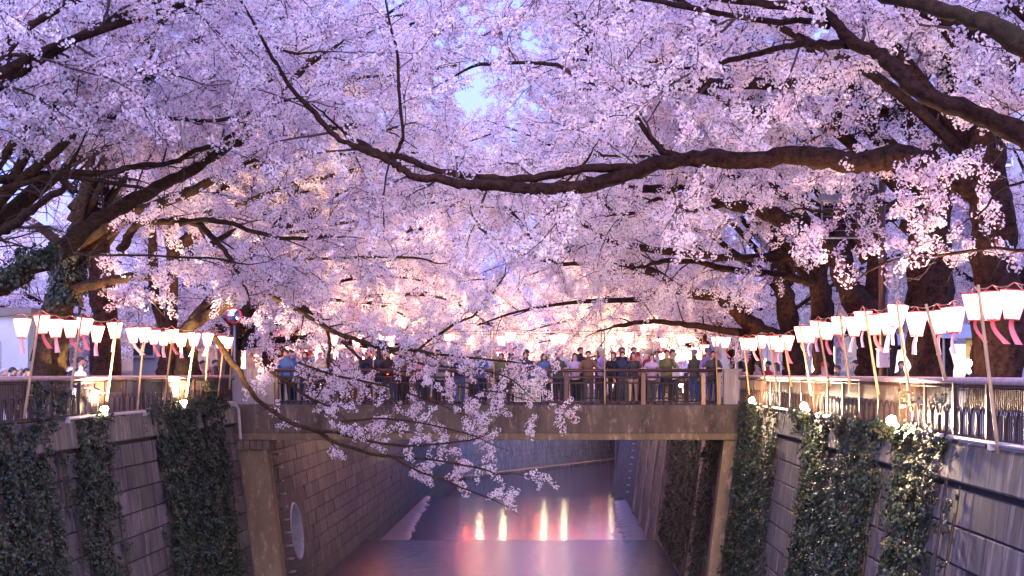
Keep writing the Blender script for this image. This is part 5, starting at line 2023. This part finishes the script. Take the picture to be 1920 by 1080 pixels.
def person_mesh(pose, bulk=1.0):
    V, E, RD, MT = [], [], [], []

    def v(p, r_):
        V.append(Vector(p))
        RD.append(r_ if hasattr(r_, '__len__') else (r_, r_))
        return len(V) - 1

    def e(a, b_, m):
        E.append((a, b_))
        MT.append(m)

    lean = 0.16 if pose == "lean" else 0.0
    k = bulk
    pel = v((0, 0, .93), (.155 * k, .115 * k))
    spi = v((0, -lean * .4, 1.13), (.145 * k, .11 * k))
    che = v((0, -lean * .9, 1.32), (.165 * k, .115 * k))
    nec = v((0, -lean * 1.25 - .005, 1.455), .058)
    hd0 = v((0, -lean * 1.5 - .02, 1.545), (.072, .085))
    hd1 = v((0, -lean * 1.55 - .012, 1.635), (.076, .092))
    hd2 = v((0, -lean * 1.55 - .0, 1.70), (.05, .06))
    nose = v((0, -lean * 1.55 - .115, 1.59), .013)
    e(pel, spi, 1), e(spi, che, 1), e(che, nec, 1), e(nec, hd0, 0), e(hd0, hd1, 0), e(hd1, hd2, 0), e(hd1, nose, 0)
    for s in (-1, 1):
        hip = v((s * .095, .0, .84), .095)
        kne = v((s * .105, -.02, .48), .066)
        ank = v((s * .105, .02, .10), .043)
        toe = v((s * .12, -.13, .045), (.045, .035))
        e(pel, hip, 2), e(hip, kne, 2), e(kne, ank, 2), e(ank, toe, 3)
        el, wr = POSES[pose][0 if s < 0 else 1]
        o_ = Vector((0, -lean * .9 if pose == "lean" else 0, 0))
        sh = v(Vector((s * .185, 0, 1.375)) + o_, .066 * k)
        el_ = v(el, .050 * k)
        wr_ = v(wr, .034)
        e(che, sh, 1), e(sh, el_, 1), e(el_, wr_, 1)
        d_ = (Vector(wr) - Vector(el)).normalized()
        u = d_.cross(Vector((0, 0, 1)))
        u = u.normalized() if u.length > .1 else Vector((1, 0, 0))
        pal = v(Vector(wr) + d_ * .075, .026)
        e(wr_, pal, 0)
        curl = Vector((-s * .4, -.2, .1))
        for q in range(4):
            off = u * (.022 * (q - 1.5))
            ln = (.058, .07, .075, .062)[q]
            f1 = v(V[pal] + off + d_ * .035, .0105)
            f2 = v(V[pal] + off * 1.1 + d_ * (.035 + ln * .5) + curl * .012, .009)
            e(pal, f1, 0), e(f1, f2, 0)
        th = v(Vector(wr) + d_ * .03 + u * (-s * .045), .011)
        th2 = v(V[th] + d_ * .04 + u * (-s * .012), .009)
        e(wr_, th, 0), e(th, th2, 0)
    me = bpy.data.meshes.new("skeleton")
    me.from_pydata(V, E, [])
    o = bpy.data.objects.new("skeleton", me)
    COL.objects.link(o)
    md = o.modifiers.new("skin", 'SKIN')
    md.use_smooth_shade = True
    for i, r_ in enumerate(RD):
        sv = me.skin_vertices[0].data[i]
        sv.radius = r_
        sv.use_root = (i == 0)
    sb = o.modifiers.new("sub", 'SUBSURF')
    sb.levels = sb.render_levels = 1
    dg = bpy.context.evaluated_depsgraph_get()
    nm = bpy.data.meshes.new_from_object(o.evaluated_get(dg))
    nm.name = "body"
    bpy.data.objects.remove(o)
    nm.materials.clear()
    for m in (SKIN, CLOTH["navy"], CLOTH["black"], SHOE):
        nm.materials.append(m)
    A = np.array([V[a] for a, _ in E])
    B_ = np.array([V[b_] for _, b_ in E])
    D = B_ - A
    LL = (D * D).sum(1)
    rad = np.array([(RD[a][0] + RD[b_][0]) / 2 for a, b_ in E])
    mi = []
    for p in nm.polygons:
        c = np.array(p.center)
        tt = np.clip(((c - A) * D).sum(1) / LL, 0, 1)
        ds = np.linalg.norm(c - (A + D * tt[:, None]), axis=1) - rad
        m = MT[int(np.argmin(ds))]
        if m == 2 and c[2] > 0.86:
            m = 1
        mi.append(m)
    nm.polygons.foreach_set("material_index", mi)
    nm.polygons.foreach_set("use_smooth", [True] * len(mi))
    return nm


BODIES = {(p, k): person_mesh(p, k) for p in POSES for k in ((1.0, 1.16) if p in ("lower", "clasp") else (1.06,))}


def hair_mesh(style, lean):
    b = MB()
    c = Vector((0, -lean * 1.55 + 0.008, 1.645))
    vs_, fs = [], []
    seg, ring = 14, 8
    for i in range(ring + 1):
        th = math.pi * 0.62 * i / ring
        for q in range(seg):
            a = 2 * math.pi * q / seg
            fr = max(0, -math.sin(a))          # towards the face
            t_ = th * (1 - 0.38 * fr)
            r_ = Vector((0.092 * math.sin(t_) * math.cos(a), 0.112 * math.sin(t_) * math.sin(a), 0.098 * math.cos(t_)))
            if style == "long" and i > ring - 3 and fr < 0.5:
                r_.z -= 0.10 * (i - ring + 3)
                r_.x *= 1.05
            vs_.append(c + r_)
    for i in range(ring):
        for q in range(seg):
            q2 = (q + 1) % seg
            fs.append((i * seg + q, (i + 1) * seg + q, (i + 1) * seg + q2, i * seg + q2))
    b.add(vs_, fs, HAIRS[0])
    if style == "hat":
        b.lathe([(0.13, 0), (0.135, .012), (0.10, .02), (0.095, .09), (0.05, .115), (0, .118)], HAIRS[0], 14, Matrix.Translation(c + Vector((0, 0, 0.015))))
    return b.mesh("hair", True)


HAIR = {(s, l): hair_mesh(s, 0.16 if l else 0) for s in ("short", "long", "hat") for l in (False, True)}


def face_mesh(lean):
    b = MB()
    for s in (-1, 1):
        b.sphere((s * .03, -lean * 1.55 - .088, 1.622), .010, M_black, 6, 4, (1.2, .6, .7))
    b.sphere((0, -lean * 1.5 - .096, 1.548), .016, M_gold, 6, 4, (1.3, .45, .4))
    return b.mesh("facial_features")


FACE = {False: face_mesh(0), True: face_mesh(0.16)}
POSE_SAY = {"lower": "arms lowered", "raise": "both hands raised", "clasp": "hands clasped in front", "rest": "hands resting forward", "phone": "one hand raised", "lean": "leaning forward"}
PROPS = []


def person(loc, rz, pose, top, bottom, hair, label, group, height=1.0, bulk=1.0, hair_col=0):
    t = thing("person", label, "person", loc, group, rot=(0, 0, rz))
    t.scale = (height, height, height)
    key = (pose, bulk) if (pose, bulk) in BODIES else next(k for k in BODIES if k[0] == pose)
    o = link("body", BODIES[key], t, loc=(0, 0, 0))
    o.material_slots[1].link = 'OBJECT'
    o.material_slots[1].material = CLOTH[top]
    o.material_slots[2].link = 'OBJECT'
    o.material_slots[2].material = CLOTH[bottom]
    h = link("hat" if hair == "hat" else "hair", HAIR[(hair, pose == "lean")], t, loc=(0, 0, 0))
    h.material_slots[0].link = 'OBJECT'
    h.material_slots[0].material = CLOTH[random.choice(("beige", "red", "grey"))] if hair == "hat" else HAIRS[hair_col]
    link("facial_features", FACE[pose == "lean"], t, loc=(0, 0, 0))
    return t


def handheld(loc, mat, label, nm="handheld_camera"):
    t = thing(nm, label, "camera", loc, "cameras held up by the crowd")
    b = MB()
    b.box(loc, (0.12, 0.035, 0.075), mat, bev=0.008)
    b.build("case", t)
    b = MB()
    b.lathe([(0, -0.02), (0.026, -0.02), (0.026, 0.03), (0.018, 0.035), (0, 0.03)], M_dark, 10, Matrix.Translation(Vector(loc) - Vector((0, .018, 0))) @ Matrix.Rotation(R(90), 4, 'X'))
    b.build("lens", t)


prng = random.Random(21)
tops = ["navy", "black", "charcoal", "lilac", "beige", "brown", "grey", "denim blue", "olive", "pink", "red", "white"]
bots = ["black", "navy", "denim blue", "charcoal", "brown", "beige"]
# front row on the bridge: (px, pose, coat, trousers, hair, height)
front = [(536, "lower", "denim blue", "black", "short", 1.0), (572, "clasp", "charcoal", "navy", "long", .97), (600, "lower", "beige", "black", "short", .96), (660, "lower", "beige", "brown", "long", .95), (692, "raise", "navy", "black", "short", 1.0),
         (728, "clasp", "black", "charcoal", "short", .98), (752, "raise", "brown", "black", "short", .98), (790, "lower", "pink", "navy", "long", .94), (826, "raise", "grey", "black", "long", .93), (862, "clasp", "navy", "denim blue", "hat", 1.0),
         (900, "lower", "denim blue", "navy", "short", 1.0), (940, "lower", "olive", "black", "long", .94), (985, "rest", "navy", "denim blue", "short", .96), (1020, "clasp", "denim blue", "black", "long", .93), (1046, "lower", "charcoal", "navy", "short", .97),
         (1078, "clasp", "lilac", "black", "long", .94), (1103, "rest", "brown", "charcoal", "short", .98), (1150, "raise", "black", "black", "long", .96), (1167, "lower", "navy", "charcoal", "short", .97), (1187, "raise", "charcoal", "beige", "long", .96),
         (1222, "clasp", "lilac", "charcoal", "long", .93), (1250, "raise", "olive", "black", "short", 1.0), (1337, "raise", "charcoal", "navy", "short", .98)]
for k, (px, pose, a, c, h, ht) in enumerate(front):
    Y = YB + 0.72 + 0.12 * (k % 2)
    x = at(px, 0, Y).x
    person((x, Y, 0.005), R(prng.uniform(-15, 15)), pose, a, c, h, f"person in {a} coat, {POSE_SAY[pose]}, {ORD[k]} from left at bridge rail", "crowd on the footbridge", ht, hair_col=prng.choice((0, 0, 1)))
    if px in (1150, 1187, 826, 752):
        col, nm = {1150: (M_steel, "silver"), 1187: (M_gold, "red"), 826: (M_black, "black"), 752: (M_white, "white")}[px]
        handheld((x, Y - 0.36 * ht - 0.02, 1.49 * ht), col, f"small {nm} camera held up by a person at the bridge rail")
for row, (Y, n, word) in enumerate(((44.6, 24, "second"), (46.2, 24, "third"))):
    for k in range(n):
        px = 530 + (1345 - 530) * (k + 0.5) / n + prng.uniform(-9, 9)
        if row == 0 and 1265 < px < 1320:
            continue
        a, c = prng.choice(tops), prng.choice(bots)
        pose = prng.choice(("lower", "clasp", "phone", "raise", "lower"))
        Yq = Y + prng.uniform(-.3, .3)
        person((at(px, 0, Yq).x, Yq, 0.005), R(prng.uniform(-70, 70)), pose, a, c, prng.choice(("short", "long", "short", "hat")),
               f"person in {a} coat, {POSE_SAY[pose]}, {ORD[k]} from left in {word} bridge row", "crowd on the footbridge", prng.uniform(.94, 1.06), hair_col=prng.choice((0, 0, 1, 2)))
# red indicator lamp among the crowd
b = MB()
v = at(727, 700, YB + 0.3)
b.sphere(v, 0.035, M_red_led, 10, 7)
tag(b.build("indicator_lamp", smooth=True), "tiny red light glowing behind the bridge railing", "light")

# people behind the left fence
lf = [(8, 28.0, "lower", "black", 2, "short", .84), (24, 28.5, "lower", "brown", 0, "short", .85), (36, 31, "lower", "grey", 2, "short", .86), (50, 28.6, "clasp", "charcoal", 0, "short", .84), (123, 30.6, "lower", "white", 0, "short", .95),
      (151, 29.8, "lower", "brown", 2, "short", .86), (173, 30.2, "lower", "charcoal", 2, "short", .855), (375, 39.5, "clasp", "red", 0, "hat", .95), (388, 38.8, "lower", "navy", 0, "short", .97), (400, 40.3, "phone", "red", 1, "long", .98), (415, 41.0, "raise", "pink", 0, "short", 1.0),
      (428, 42.5, "lower", "charcoal", 0, "short", 1.02), (300, 40, "lower", "olive", 0, "short", .9)]
for k, (px, Y, pose, a, hc, h, ht) in enumerate(lf):
    x = at(px, 0, Y).x
    if x > XL - 0.45:
        x = XL - 0.5
    person((x, Y, STREET), R(60 + prng.uniform(-25, 25)), pose, a, "black", h, f"person in {a} top behind the left fence, {ORD[k]} counting from the photo's left edge", "visitors behind the left fence", ht, hair_col=hc)
person((XL - 0.33, 29.4, STREET), R(62), "lean", "navy", "black", "short", "man in navy jacket leaning over the left fence with arm hanging down", "visitors behind the left fence", 0.98)
# people behind the right fence and beyond
rf = [(1546, 34.0, "lower", "pink", "hat", .92), (1570, 36, "clasp", "charcoal", "short", .9), (1604, 40, "lower", "grey", "short", 1.0), (1690, 33.0, "lower", "brown", "short", .95), (1700, 36, "clasp", "white", "long", .98), (1440, 43.5, "phone", "red", "short", 1.0),
      (1456, 45, "lower", "pink", "long", .98), (1420, 46, "lower", "beige", "short", 1.0), (1472, 47, "clasp", "red", "short", .95), (1404, 49, "lower", "pink", "short", .98), (1790, 29, "lower", "charcoal", "short", .95)]
for k, (px, Y, pose, a, h, ht) in enumerate(rf):
    x = max(at(px, 0, Y).x, XR + 0.55)
    person((x, Y, STREET if Y < 42 else STREET), R(-60 + prng.uniform(-40, 40)), pose, a, "black", h, f"person in {a} top on the right bank, {ORD[k]} of those behind the fence", "visitors on the right bank", ht, hair_col=prng.choice((0, 1)))
print("SPRAYS", sum(o.get("n_sprays", 0) for o in COL.objects), "objects", len(COL.objects), "dup labels", [k for k, n_ in ALL_LABELS.items() if n_ > 1][:5])
